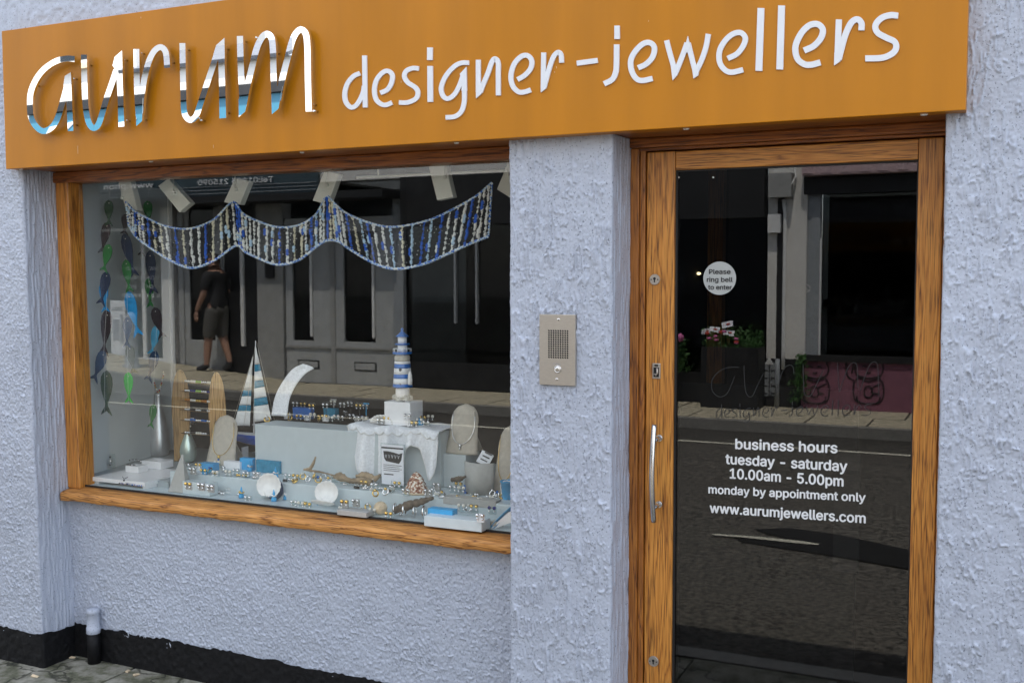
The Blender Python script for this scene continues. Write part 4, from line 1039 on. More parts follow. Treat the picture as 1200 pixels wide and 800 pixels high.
for lab, Yg, L_ in GARL:
    xt, zt = U(L_[0][0][0], 204, Yg)
    th = thing("fish_garland", lab, "fish garland", (xt, Yg, zt), "strings of felt fish")
    for k, (a, c, w, m_) in enumerate(L_):
        s_ = float(np.dot(np.array([U(*a, Yg)[0], Yg, U(*a, Yg)[1]]) - CAMPOS, _fw)) / FPX
        yo = 0.006 * (k % 2) + 0.0015 * k
        b = MB(); b.prism(fish_poly(U(*a, Yg), U(*c, Yg), w * s_ * 1.6), Yg + yo, Yg + yo + 0.004)
        fo = b.build("felt_fish", m_, th, bevel=0.001)
        e = fish_poly(U(*a, Yg), U(*c, Yg), w * s_ * 1.25)[2]; p0 = U(*a, Yg); p1 = U(*c, Yg)
        ex = p0[0] + (p1[0] - p0[0]) * 0.13 + 0.004; ez = p0[1] + (p1[1] - p0[1]) * 0.13
        b = MB(); b.cyl((ex, Yg + yo - 0.0012, ez), (ex, Yg + yo, ez), 0.0022, n=8); b.build("eye", "pearl", fo)
    b = MB(); pts = [(xt, Yg + 0.008, 2.0)] + [(U(*a, Yg)[0], Yg + 0.008, U(*a, Yg)[1]) for a, c, w, m_ in L_] + [(U(*L_[-1][1], Yg)[0], Yg + 0.008, U(*L_[-1][1], Yg)[1])]
    b.tube(pts, 0.0006, 4); b.build("thread", "cord_white", th)

# ---- knitted bunting across the window
KY = 0.300
UPP = [(148, 236), (158, 247), (172, 255), (195, 265), (222, 268), (250, 258), (273, 237), (285, 250), (300, 258), (325, 266), (350, 264), (370, 252), (383, 231), (392, 238), (405, 249), (430, 260), (460, 266), (500, 259), (530, 246), (558, 230), (577, 214)]
LOW = [(151, 263), (160, 277), (175, 289), (200, 305), (225, 314), (250, 306), (277, 288), (288, 295), (300, 301), (325, 310), (350, 305), (370, 290), (383, 282), (397, 283), (412, 293), (440, 309), (465, 315), (495, 310), (522, 299), (548, 287), (573, 277)]
kx, kz = U(360, 240, KY)
kb = thing("knitted_bunting", "black, white and blue hand-knitted bunting swagged across the top of the window", "bunting", (kx, KY, kz))
NU = 300
up = smooth_path(UPP, 15)[:301]; lo = smooth_path(LOW, 15)[:301]
def kpt(u, v):
    i = u * 300; i0 = min(299, int(i)); f_ = i - i0
    a = up[i0] * (1 - f_) + up[min(300, i0 + 1)] * f_; c = lo[i0] * (1 - f_) + lo[min(300, i0 + 1)] * f_
    p = a * (1 - v) + c * v
    yy = KY + 0.010 * math.sin(u * 46) * (0.3 + v) + 0.006 * math.sin(u * 17 + 1)
    x, z = U(p[0], p[1], yy); return (x, yy, z)
b = MB()
b.sheet([[kpt(i / 180, j / 10) for j in range(11)] for i in range(181)], True)
b.build("knitted_mesh", "yarn_black", kb, solid=0.004)
rr = random.Random(4)
b = MB()
for k in range(2400):
    u, v = rr.random(), rr.random() * 0.94 + 0.03; p = kpt(u, v); r_ = rr.uniform(0.0012, 0.0028)
    b.ball((p[0], p[1] - 0.0035, p[2]), r_, 5, 3)
b.build("knit_stitch", "yarn_black", kb, kind="stuff")
b = MB()
for k in range(500):
    u, v = rr.random(), rr.random() * 0.94 + 0.03; p = kpt(u, v); b.ball((p[0], p[1] - 0.0045, p[2]), rr.uniform(0.001, 0.0024), 5, 3)
b.build("knit_fleck", "yarn_white", kb, kind="stuff")
for q in range(1, 9):
    b = MB(); b.tube([(lambda p: (p[0], p[1] - 0.0075, p[2]))(kpt(i / 150, q / 9 + 0.006 * math.sin(i * 1.7))) for i in range(151)], [0.0010 if i % 3 else 0.0022 for i in range(151)], 5); b.build("knit_row", "yarn_black", kb)
for k in range(62):
    u = (k + 0.5 + rr.uniform(-0.2, 0.2)) / 62
    m_ = rr.choice(["yarn_white", "yarn_white", "yarn_cream", "yarn_white", "yarn_ice", "yarn_blue"])
    b = MB(); pts = []; rs = []
    for j in range(25):
        v = 0.02 + 0.96 * j / 24
        p = kpt(min(1, max(0, u + rr.uniform(-0.0011, 0.0011))), v); pts.append((p[0], p[1] - 0.0045, p[2])); rs.append(rr.choice([0.0018, 0.0042, 0.0058, 0.0066]))
    b.tube(pts, rs, 6); b.build("yarn_stripe", m_, kb)
    for q in range(2):
        if rr.random() < 0.55:
            b = MB(); v0 = rr.uniform(0.05, 0.75); uu = u + rr.uniform(-0.004, 0.004)
            b.tube([(lambda p: (p[0], p[1] - 0.0065, p[2]))(kpt(min(1, max(0, uu)), v0 + 0.05 * j)) for j in range(5)], [0.003, 0.0075, 0.005, 0.0075, 0.003], 6)
            b.build("yarn_slub", rr.choice(["yarn_blue", "yarn_ice", "yarn_blue", "yarn_white"]), kb)
def cord(fn, n, r_):
    b = MB(); pts = []; rs = []
    for i in range(n + 1):
        p = fn(i / n); pts.append((p[0], p[1] - 0.003, p[2])); rs.append(r_ * (1.25 if i % 2 else 0.75))
    b.tube(pts, rs, 7); b.build("edge_cord", "yarn_edge", kb)
cord(lambda t: kpt(t, 0.0), 300, 0.0042); cord(lambda t: kpt(t, 1.0), 300, 0.0052); cord(lambda t: kpt(0, t), 20, 0.004); cord(lambda t: kpt(1, t), 40, 0.004)

# ---- lamps on a rail above the display
RY = 0.36
ra = U(95, 208, RY); rb_ = U(640, 208, RY)
b = MB(); b.cyl((U(418, 208, RY)[0], RY, U(420, 208, RY)[1]), (-1.48, RY, U(420, 208, RY)[1]), 0.0045, n=10)
for xx in (-2.2, -1.65): b.cyl((xx, RY, U(420, 208, RY)[1]), (xx, RY, 2.05), 0.003, n=8)
b.build("lamp_rail", "cream_lamp", label="thin cream rail running above the window display", cat="rail")
LAMPS = [([(137, 208), (152, 209), (161, 246), (149, 253)], (143, 232), "leftmost cream paddle lamp, half behind the end of the knitted bunting"),
         ([(185, 218), (197, 209), (223, 238), (210, 249)], (204, 226), "cream paddle lamp tilted down to the right, second from the left"),
         ([(275, 209), (292, 212), (281, 240), (262, 237)], (276, 222), "cream paddle lamp touching the first peak of the bunting"),
         ([(380, 200), (397, 204), (384, 240), (366, 235)], (383, 217), "cream paddle lamp above the middle peak of the bunting"),
         ([(502, 194), (522, 192), (531, 231), (512, 235)], (521, 208), "free-hanging cream paddle lamp over the right-hand swag"),
         ([(597, 186), (606, 196), (598, 232), (582, 222)], (595, 204), "cream paddle lamp half hidden behind the pillar edge")]
for poly, kn, lab in LAMPS:
    x, z = U(*kn, RY); t_ = thing("paddle_lamp", lab, "lamp", (x, RY, z), "cream lamps on the rail")
    b = MB(); b.prism([U(p[0], p[1], RY - 0.02) for p in poly], RY - 0.02, RY + 0.012); b.build("lamp_head", "cream_lamp", t_, bevel=0.002)
    xk, zk = U(kn[0], kn[1], RY - 0.024)
    b = MB(); b.lathe((xk, RY - 0.021, zk), [(0.0075, 0), (0.0075, 0.004), (0.004, 0.007)], 14, axis=(0, -1, 0)); b.build("pivot_knob", "cream_lamp", t_)
    b = MB(); b.cyl((xk, RY - 0.026, zk), (xk, RY - 0.026, zk + 0.055), 0.0022, n=8); b.build("stem", "cream_lamp", t_)

# ---- left end: white display tray, blocks, bottle of beads
x0, y0, s0 = at(109, 567, F0)
tr = thing("display_tray", "glossy white low display plinth at the left end with tiny print on its front edge", "display plinth", (-3.42, 0.24, F0))
b = MB(); b.cbox(-3.585, -3.285, 0.232, 0.52, F0 + 0.012, F0 + 0.030, 0.002); b.box(-3.580, -3.560, 0.245, 0.5, F0 - 0.0005, F0 + 0.012); b.box(-3.31, -3.29, 0.245, 0.5, F0 - 0.0005, F0 + 0.012)
b.build("plinth_top", "white_gloss", tr)
xa, za = U(148, 566, 0.2315); xb, zb = U(158, 568, 0.2315)
b = MB(); 
for i in range(6): b.box(xa + (xb - xa) * (i + 0.1) / 6, xa + (xb - xa) * (i + 0.75) / 6, 0.2308, 0.2322, za - 0.003 * (1 + (i == 2)), za + 0.002)
b.build("print", "print_grey", tr, kind="stuff")
TZ = F0 + 0.0305
def block(px0, px1, py, hh, dep, lab, m_="white_gloss", Z=TZ, name="white_block", cat="display block"):
    x, y, s_ = at(px0, py, Z); x1 = x + (px1 - px0) * s_ / math.cos(YAW) * 1.02
    b = MB(); b.cbox(x, x1, y, y + dep, Z + 0.0005, Z + hh, 0.0015); b.build(name, m_, label=lab, cat=cat); return x, x1, y, Z + hh
def beads(px, py, Z, n, m_, lab, name="bead_strand", dx=0.006, r_=0.0032, rise=0.0, cat="beads"):
    x, y, s_ = at(px, py, Z); th = thing(name, lab, cat, (x, y, Z), "beaded strings laid in the display")
    for k in range(n):
        b = MB(); b.ball((x + dx * k, y + 0.004 * math.sin(k * 1.1), Z + r_ + 0.0005 + rise * math.sin(PI * k / max(1, n - 1))), r_, 8, 5); b.build("bead", m_[k % len(m_)], th)
a = block(147, 165, 553, 0.030, 0.06, "small white block on the left plinth with a black bead string on it")
beads(149, 545, a[3], 9, ["black_bead", "black_bead", "silver"], "black bead string lying on the small white block")
a = block(166, 192, 548, 0.034, 0.08, "longer white block in front of the tall silver bottle")
beads(152, 540, a[3] + 0.002, 12, ["black_bead", "silver"], "black and silver bead string behind the white blocks", rise=0.006)
beads(140, 567, TZ, 8, ["black_bead", "navy_bead", "silver"], "dark bead string at the front of the left plinth")
beads(155, 569, TZ, 11, ["blue_gem", "silver", "navy_bead"], "blue bead string at the front of the left plinth")
# watch on a clear stand
x, y, s_ = at(129, 549, TZ); wt = thing("wrist_watch", "beaded bracelet watch standing upright on a clear holder at the left end", "watch", (x, y, TZ))
b = MB(); b.cbox(x - 0.006, x + 0.024, y + 0.006, y + 0.009, TZ + 0.0005, TZ + 0.068, 0.001); b.build("holder", "acrylic_clear", wt)
for k in range(7):
    b = MB(); b.cbox(x - 0.004, x + 0.004, y - 0.001, y + 0.003, TZ + 0.004 + k * 0.009, TZ + 0.0115 + k * 0.009, 0.001); b.build("band_link", "black_bead" if k % 2 else "silver", wt)
b = MB(); b.lathe((x, y - 0.001, TZ + 0.035), [(0.0105, 0), (0.0105, 0.005), (0.008, 0.006)], 18, axis=(0, -1, 0)); b.build("watch_case", "silver", wt)
# tall silver bottle holding two strands of beads
x, y = G(187, 533, 0.7255); s_ = float(np.dot(np.array([x, y, 0.72]) - CAMPOS, _fw)) / FPX; 
bt = thing("silver_bottle", "tall slim silver bottle on the left with bead strands rising from its neck", "bottle", (x, y, 0.7255))
b = MB(); b.lathe((x, y, 0.7255), [(k * s_, h_ * s_) for k, h_ in ((9.5, 0), (10.5, 1.5), (11.6, 8), (11.8, 14), (11, 24), (8.8, 38), (6.2, 50), (4.3, 60), (3.8, 70), (4.4, 72), (3.6, 72.2))], 28); b.build("bottle_body", "brushed_silver", bt)
for sg, top, lab, cols in ((-1, (176, 432), "string of amber and red beads leaning left out of the silver bottle", ["amber_bead", "red_bead", "pearl", "gold"]), (1, (192, 437), "string of pearl and amber beads leaning right out of the silver bottle", ["pearl", "gold", "red_bead", "silver"])):
    xt, zt = U(*top, y); xb_, zb_ = x, 0.7255 + 71 * s_
    th = thing("bead_strand", lab, "beads", (x, y, zb_), "beaded strings laid in the display")
    n = 13
    for k in range(n):
        t = k / (n - 1); b = MB(); b.ball((xb_ + (xt - xb_) * t + sg * 0.004 * math.sin(PI * t), y, zb_ + 0.004 + (zt - zb_) * t), 0.0046, 8, 5); b.build("bead", cols[k % len(cols)], th)

# ---- wooden bracelet rack
rx0 = U(216, 500, 0.68)[0]; rx1 = U(250, 500, 0.68)[0]; _, rzt = U(214, 434, 0.68); rzb = 0.7255
rack = thing("bracelet_rack", "birch wood rack with two oval ends and rungs carrying beaded bracelets", "rack", ((rx0 + rx1) / 2, 0.68, rzb))
def oval_end(px0, px1, ptop, Y_, nm):
    xa, _ = U(px0, 480, Y_); xb, _ = U(px1, 480, Y_); _, zt = U((px0 + px1) / 2, ptop, Y_)
    cxx, rx_ = (xa + xb) / 2, (xb - xa) / 2; cz = (rzb + zt) / 2 + 0.03; rz_ = zt - cz
    pl = [(cxx + rx_ * math.cos(a), cz + rz_ * math.sin(a)) for a in np.linspace(-0.5, PI + 0.5, 30)]
    pl += [(cxx - rx_ * 0.85, rzb + 0.0005), (cxx - rx_ * 0.4, rzb + 0.0005), (cxx - rx_ * 0.2, rzb + 0.02), (cxx + rx_ * 0.2, rzb + 0.02), (cxx + rx_ * 0.4, rzb + 0.0005), (cxx + rx_ * 0.85, rzb + 0.0005)]
    b = MB(); b.prism(pl, Y_, Y_ + 0.007); return b.build("end_panel", "birch_ply", rack, bevel=0.001)
oval_end(201, 222, 433, 0.70, ""); oval_end(244, 264, 436, 0.62, "")
for k, pz in enumerate((448, 459, 470, 481, 493, 508)):
    a = U(212, pz - 1, 0.703); c = U(250, pz + 2, 0.623)
    b = MB(); b.cyl((a[0], 0.703, a[1]), (c[0], 0.624, c[1]), 0.0028, n=8); b.build("rung", "birch_ply", rack)
    cols = [["silver", "pearl", "green_bead"], ["silver", "navy_bead", "green_bead"], ["amber_bead", "pearl", "gold"], ["silver", "black_bead"], ["silver", "blue_gem"], ["silver", "black_bead", "pearl"]][k]
    names = ["white and silver", "silver, violet and lime", "amber and gold", "silver and black", "silver and blue", "lowest dark"]
    th = thing("bracelet", names[k] + " beaded bracelet on the wooden rack, rung %s from the top" % ["first", "second", "third", "fourth", "fifth", "sixth"][k], "bracelet", (a[0], 0.66, a[1]), "bracelets on the wooden rack")
    for j in range(14):
        t = 0.18 + 0.74 * j / 13; b = MB(); b.ball((a[0] + (c[0] - a[0]) * t, 0.703 - 0.079 * t - 0.006, a[1] + (c[1] - a[1]) * t + 0.006), 0.0062, 7, 5); b.build("bead", cols[(j // 3) % len(cols)], th)

# ---- teardrop flask with earrings
x, y = G(221, 541, 0.7255); s_ = float(np.dot(np.array([x, y, 0.72]) - CAMPOS, _fw)) / FPX
fl = thing("teardrop_flask", "small teardrop flask of greenish silver with earrings hung on a wire frame above", "flask", (x, y, 0.7255))
b = MB(); b.lathe((x, y, 0.7255), [(k * s_, h_ * s_) for k, h_ in ((5, 0), (7, 1.5), (9.2, 7), (9.8, 13), (8.6, 20), (5.6, 28), (3.0, 35), (2.2, 40), (2.8, 41.5), (2, 42))], 26); b.build("flask_body", "silver_green", fl)
b = MB(); zt = 0.7255 + 41 * s_
for k in range(5): b.tube([(x, y, zt), (x + (k - 2) * 0.010, y, zt + 0.03), (x + (k - 2) * 0.018, y, zt + 0.045)], 0.0009, 5)
b.tube([(x - 0.042, y, zt + 0.040), (x, y, zt + 0.052), (x + 0.042, y, zt + 0.040)], 0.001, 5); b.build("wire_frame", "silver", fl)
rr = random.Random(9)
for k in range(12):
    b = MB(); xx = x - 0.042 + 0.084 * k / 11; z_ = zt + 0.034 - 0.03 * rr.random(); b.ball((xx, y - 0.004, z_), 0.0038, 7, 4); b.tube([(xx, y, zt + 0.042), (xx, y - 0.004, z_)], 0.0006, 4)
    b.build("earring", rr.choice(["silver", "blue_gem", "gold", "pearl", "black_bead"]), fl)

# ---- necklace busts
def bust(px, py, w, h_, Z, Y_, lab, nl, chain, pend, lean_=0.25, m_="suede_taupe", chain_off=(0, 0)):
    x, z = U(px, py, Y_); s_ = float(np.dot(np.array([x, Y_, z]) - CAMPOS, _fw)) / FPX
    W_, H_ = w * s_, h_ * s_
    th = thing("necklace_bust", lab, "necklace stand", (x, Y_, Z), "suede necklace stands")
    P_ = []
    for i in range(21):
        t = i / 20
        half = W_ / 2 * (1.0 - 0.28 * t) if t < 0.62 else W_ / 2 * 0.826 * math.sqrt(max(0.0, 1 - ((t - 0.62) / 0.38) ** 2.4)) + 0.002
        P_.append([(x + half * c, Y_ + lean_ * H_ * t + 0.012 * abs(c) ** 2, Z + H_ * t) for c in np.linspace(-1, 1, 11)])
    b = MB(); b.sheet(P_, True); b.build("bust_panel", m_, th, solid=0.005)
    b = MB(); b.add([(x - W_ * 0.2, Y_ + lean_ * H_ * 0.7, Z + H_ * 0.7), (x + W_ * 0.2, Y_ + lean_ * H_ * 0.7, Z + H_ * 0.7), (x + W_ * 0.3, Y_ + lean_ * H_ + 0.07, Z + 0.001), (x - W_ * 0.3, Y_ + lean_ * H_ + 0.07, Z + 0.001)], [(0, 1, 2, 3)]); b.build("back_strut", m_, th, solid=0.004)
    ne = thing("necklace", nl, "necklace", (x, Y_, Z + H_ * 0.5), "necklaces on the stands")
    pts = []
    for i in range(33):
        a = PI * 0.98 + (PI * 1.04) * i / 32
        cx_, cz_ = W_ * 0.36 * math.cos(a), 0.62 + 0.42 * math.sin(a) * 0.98
        t = max(0.15, cz_); pts.append((x + cx_, Y_ + lean_ * H_ * t - 0.005 + 0.012 * (cx_ / (W_ / 2)) ** 2, Z + H_ * t))
    pts = [(x - W_ * 0.33, Y_ + lean_ * H_ * 0.9 - 0.004, Z + H_ * 0.88)] + pts + [(x + W_ * 0.33, Y_ + lean_ * H_ * 0.9 - 0.004, Z + H_ * 0.88)]
    b = MB(); b.tube(pts, 0.0013, 6); b.build("chain", chain, ne)
    pz = min(pts, key=lambda p: p[2]); b = MB(); b.ball((pz[0], pz[1] - 0.004, pz[2] - 0.006), 0.0065, 10, 6, sz=1.3); b.build("pendant", pend, ne)
    b = MB(); b.ball((pz[0] - 0.002, pz[1] - 0.004, pz[2] - 0.018), 0.0045, 8, 5, sz=1.4); b.build("pendant_drop", "blue_gem" if chain == "gold" else "silver", ne)
bust(256, 540, 43, 57, S1, 0.50, "taupe suede necklace stand left of the model boat", "fine gold necklace with a gold and blue pendant on the left stand", "gold", "gold")
px0 = at(543, 533, 0.0)
pY = 0.50
xa, za = U(514, 531, pY); xb, _ = U(546, 531, pY)
b = MB(); b.cbox(xa, xb, pY, pY + 0.12, S1 + 0.0005, za, 0.003); b.build("display_box", "grey_card", label="grey box under the silver necklace stand at the right", cat="display box")
bust(539, 531, 42, 57, za + 0.0005, pY + 0.01, "taupe suede necklace stand on a grey box at the right", "thin silver necklace with a small drop on the right-hand stand", "silver", "silver")
bust(589, 575, 30, 78, S1, 0.46, "tall taupe necklace stand cut off by the pillar", "thin gold chain on the necklace stand by the pillar", "gold", "gold")
# small grey pyramid and pads at the front left
def pyramid(px, py, w, h_, Z, lab, m_="suede_grey"):
    x, y, s_ = at(px, py, Z); W_, H_ = w * s_ / 2, h_ * s_
    b = MB(); b.add([(x - W_, y, Z + 0.0005), (x + W_, y, Z + 0.0005), (x + W_ * 0.8, y + W_ * 1.1, Z + 0.0005), (x - W_ * 0.8, y + W_ * 1.1, Z + 0.0005), (x - 0.004, y + W_ * 0.8, Z + H_), (x + 0.004, y + W_ * 0.8, Z + H_)],
          [(0, 1, 2, 3), (0, 1, 5, 4), (1, 2, 5), (2, 3, 4, 5), (3, 0, 4)]); b.build("pendant_pyramid", m_, label=lab, cat="display stand", bevel=0.001)
    return x, y, W_, H_
pyramid(207, 577, 27, 44, F0, "grey pyramid display stand at the front left with a pendant cord")
x, y, s_ = at(203, 556, F0); 
b = MB(); b.tube([(x, 0.235, F0 + 0.045), (x + 0.012, 0.232, F0 + 0.036), (x + 0.030, 0.236, F0 + 0.044)], 0.0012, 6); b.ball((x + 0.013, 0.231, F0 + 0.030), 0.004); b.build("cord_pendant", "print_black", label="dark cord pendant hung on the grey pyramid", cat="pendant")
def pad(px0, px1, py, hh, dep, Z, lab, m_="frost_acrylic"): return block(px0, px1, py, hh, dep, lab, m_, Z, "acrylic_pad", "display pad")
pad(214, 250, 578, 0.052, 0.05, F0, "frosted pad at the front left with a row of stud earrings")
pad(262, 283, 549, 0.034, 0.03, S1, "white price card on the step left of the teal box", "white_matt")
x, z = U(263, 512, 0.42)
pyramid(268, 544, 18, 34, S1, "narrow grey ring stand in front of the boat hull")
# blue dishes, teal boxes
def shallow_box(px0, px1, py, h_, dep, Z, m_, lab, name="gift_box", cat="box"):
    x, y, s_ = at(px0, py, Z); x1 = x + (px1 - px0) * s_ / math.cos(YAW); b = MB(); b.cbox(x, x1, y, y + dep, Z + 0.0005, Z + h_ * s_, 0.002); b.build(name, m_, label=lab, cat=cat); return x, x1, y, Z + h_ * s_
shallow_box(300, 331, 553, 15, 0.05, S1, "teal_band", "teal blue box in front of the large grey box")
shallow_box(281, 298, 550, 14, 0.03, S1, "sky_blue", "pale blue box below the boat hull")
shallow_box(234, 252, 551, 9, 0.04, S1, "blue_pale", "blue dish on the step below the taupe necklace stand")
shallow_box(343, 366, 490, 13, 0.03, BT, "blue_paint", "bright blue card box on top of the large grey box")
shallow_box(379, 394, 490, 12, 0.03, BT, "teal_band", "teal card box right of the blue one on the grey box")
shallow_box(543, 571, 577, 9, 0.05, S1, "blue_paint", "bright blue ring box on the step near the pillar")
shallow_box(501, 531, 603, 8, 0.04, F0 + 0.03, "sky_blue", "pale blue tray at the front right with silver earrings")
pad(497, 564, 616, 0.038, 0.07, F0, "long frosted riser at the front right holding earrings")
pad(395, 431, 603, 0.020, 0.06, F0, "low grey riser beside the open scallop shell", "suede_grey")
pad(519, 580, 590, 0.028, 0.05, S1 - 0.02, "grey riser in the middle of the right half", "suede_grey")
pad(329, 357, 488, 0.004, 0.04, BT, "thin clear pad on the grey box", "acrylic_clear")
# curved grey stand with an earring board
x0, z0 = U(545, 572, 0.44); x1, _ = U(579, 572, 0.44); _, z1 = U(560, 541, 0.44)
b = MB(); Pc = [(x0 + (x1 - x0) * t, 0.44 - 0.03 * math.sin(PI * t), 0) for t in np.linspace(0, 1, 13)]
b.sheet([[(p[0], p[1], z) for z in np.linspace(S1 + 0.001, z1, 3)] for p in Pc], True); b.build("curved_screen", "suede_grey", label="curved grey screen near the pillar with an earring board behind", cat="display stand", solid=0.004)
eb = thing("earring_board", "small white board of black ring slots standing behind the curved grey screen", "earring board", (x1, 0.48, z1))
b = MB(); p = U(562, 545, 0.47); q = U(575, 529, 0.50); b.rbox(((p[0] + q[0]) / 2, 0.485, (p[1] + q[1]) / 2), (0.052, 0.004, 0.05), (-0.5, 0.35, 0)); b.build("board", "cloth_white", eb)
for k in range(4):
    b = MB(); t = k / 3; b.rbox(((p[0] + q[0]) / 2 - 0.010 + 0.022 * t, 0.476 + 0.012 * t, p[1] + 0.006 + (q[1] - p[1] - 0.012) * t), (0.030, 0.004, 0.0045), (-0.5, 0.35, 0)); b.build("slot", "print_black", eb)

# ---- framed card
x0, z0 = U(447, 563, 0.40); x1, _ = U(473, 563, 0.40); _, z1 = U(460, 521, 0.40)
fc = thing("framed_notice", "white printed notice with a black brush-lettered heading in a clear frame", "notice", ((x0 + x1) / 2, 0.40, S1))
b = MB(); b.cbox(x0 - 0.004, x1 + 0.006, 0.402, 0.406, S1 + 0.0005, z1 + 0.004, 0.001); b.build("frame", "acrylic_clear", fc)
b = MB(); b.box(x0 + 0.001, x1, 0.400, 0.4015, S1 + 0.012, z1); b.build("card", "paper_white", fc)
b = MB(); b.box(x0 + 0.001, x1, 0.3993, 0.3998, z1 - 0.016, z1 - 0.010)
hW = x1 - x0
b.prism([(x0 + hW * a, z0 + (z1 - z0) * c) for a, c in ((.10, .82), (.14, .62), (.22, .55), (.80, .50), (.90, .60), (.96, .80), (.80, .76), (.55, .80), (.3, .82))], 0.3992, 0.3997)
for k in range(4): b.box(x0 + hW * 0.1, x0 + hW * (0.92 - 0.1 * (k % 2)), 0.3994, 0.3998, z0 + (z1 - z0) * (0.44 - 0.05 * k), z0 + (z1 - z0) * (0.45 - 0.05 * k) + 0.0006)
b.box(x0 + hW * 0.12, x0 + hW * 0.55, 0.3994, 0.3998, z0 + (z1 - z0) * 0.18, z0 + (z1 - z0) * 0.21)
b.build("print", "print_black", fc, kind="stuff")
b = MB()
for k in range(5):
    xx = x0 + hW * (0.22 + 0.14 * k); zz = z0 + (z1 - z0) * 0.68
    b.tube([(xx - 0.003, 0.3985, zz + 0.007), (xx + 0.001, 0.3985, zz - 0.006), (xx + 0.004, 0.3985, zz + 0.006)], 0.0011, 4)
b.build("heading_stroke", "paper_white", fc, kind="stuff")

# ---- shells
def scallop(px, py, w, Z, Y_, lab, open_=True, back=False):
    x, z = U(px, py, Y_); s_ = float(np.dot(np.array([x, Y_, z]) - CAMPOS, _fw)) / FPX; W_ = w * s_ / 2
    th = thing("scallop_shell", lab, "shell", (x, Y_, Z), "white scallop shells")
    def valve(nm, forward):
        P_ = []
        for i in range(11):
            r_ = 0.04 + 0.96 * i / 10; row = []
            for j in range(57):
                a = R(-62) + R(304) * j / 56
                rib = 1 + 0.022 * math.cos(j / 56 * PI * 2 * 15) * r_
                u_ = W_ * math.cos(a) * r_ * rib * (0.97 if forward else 1); v_ = W_ * (0.08 + r_ * (0.80 + 0.86 * math.sin(a) * rib)) * (0.86 if not forward else 0.62)
                dish = W_ * 0.30 * (1 - (2 * r_ - 1) ** 2) * (0.5 + 0.5 * math.sin(max(0.0, min(PI, a))))
                if forward: row.append((x + u_, Y_ - v_ * 0.55, Z + 0.004 + v_ * 0.42 - dish * 0.5 + 0.006))
                else: row.append((x + u_, Y_ + v_ * 0.22 + dish, Z + 0.012 + v_ * 1.08))
            P_.append(row)
        b = MB(); b.sheet(P_, True); b.build(nm, "shell_white", th, solid=0.0022)
    valve("upper_valve", False)
    if open_: valve("lower_valve", True)
    if back:
        b = MB(); b.lathe((x - 0.006, Y_ + 0.034, Z + W_ * 0.86), [(W_ * 1.02, 0), (W_ * 0.9, 0.006), (W_ * 0.3, 0.012)], 28, axis=(0, 1, 0.2), sy=0.9); b.build("outer_valve", "shell_bluegrey", th)
scallop(381, 597, 33, F0, 0.262, "open white ribbed scallop shell at the front of the display holding two tiny studs")
scallop(313, 586, 35, F0, 0.262, "white scallop half with a blue-black back at the front of the display", False, True)
x, y, s_ = at(434, 500, cbz + 0.006); 
sh = thing("fan_shell", "cream fan shell lying on top of the draped cloth", "shell", (x, y, cbz))
P_ = []
for i in range(7):
    r_ = i / 6; P_.append([(x + 0.055 * r_ * math.cos(PI * j / 32), 0.50 + 0.02 * (1 - r_), cbz + 0.008 + 0.036 * r_ * math.sin(PI * j / 32) + 0.0012 * math.cos(j * 2.2) * r_) for j in range(33)])
b = MB(); b.sheet(P_, True); b.build("ribbed_shell", "shell_white", sh, solid=0.003)
for j in range(0, 33, 3):
    b = MB(); b.tube([(P_[i][j][0], P_[i][j][1] - 0.003, P_[i][j][2]) for i in range(1, 7)], 0.0009, 4); b.build("rib", "suede_taupe", sh)
# spotted top shell
x, z = U(487, 578, 0.345); s_ = float(np.dot(np.array([x, 0.345, z]) - CAMPOS, _fw)) / FPX
b = MB(); P_ = []; W_ = 15.5 * s_; H_ = 25 * s_
for i in range(15):
    t = i / 14; P_.append([(x + (W_ * (1 - t) ** 0.55 * (1 + 0.05 * math.sin(i * 2.2)) + 0.0012 * math.sin(k * 5)) * math.cos(2 * PI * k / 30), 0.352 + (W_ * 0.8 * (1 - t) ** 0.55) * math.sin(2 * PI * k / 30), S1 + 0.0005 + H_ * t + 0.0012 * math.sin(k * 3 + i)) for k in range(31)])
b.sheet(P_, True); so = b.build("top_shell", "shell_spotted", label="brown and white spotted dome-shaped shell in front of the white cloth", cat="shell")
b = MB(); b.lathe((x, 0.352, S1 + 0.0008), [(W_ * 1.10, 0), (W_ * 1.06, 0.005), (W_ * 0.9, 0.007)], 26, sy=0.8); b.build("shell_rim", "shell_cream", so)
# round cream snail shell at the front
x, z = U(446, 607, 0.25); s_ = float(np.dot(np.array([x, 0.25, z]) - CAMPOS, _fw)) / FPX
b = MB(); r_ = 7.6 * s_
b.lathe((x, 0.25, F0 + 0.0005), [(r_ * math.sin(PI * (i + 0.05) / 24.1) * (1 + 0.05 * math.cos(i * 2.1)), r_ - r_ * math.cos(PI * (i + 0.05) / 24.1)) for i in range(25)], 22, sx=1.05); b.build("snail_shell", "shell_cream", label="small round banded cream shell at the front edge", cat="shell")
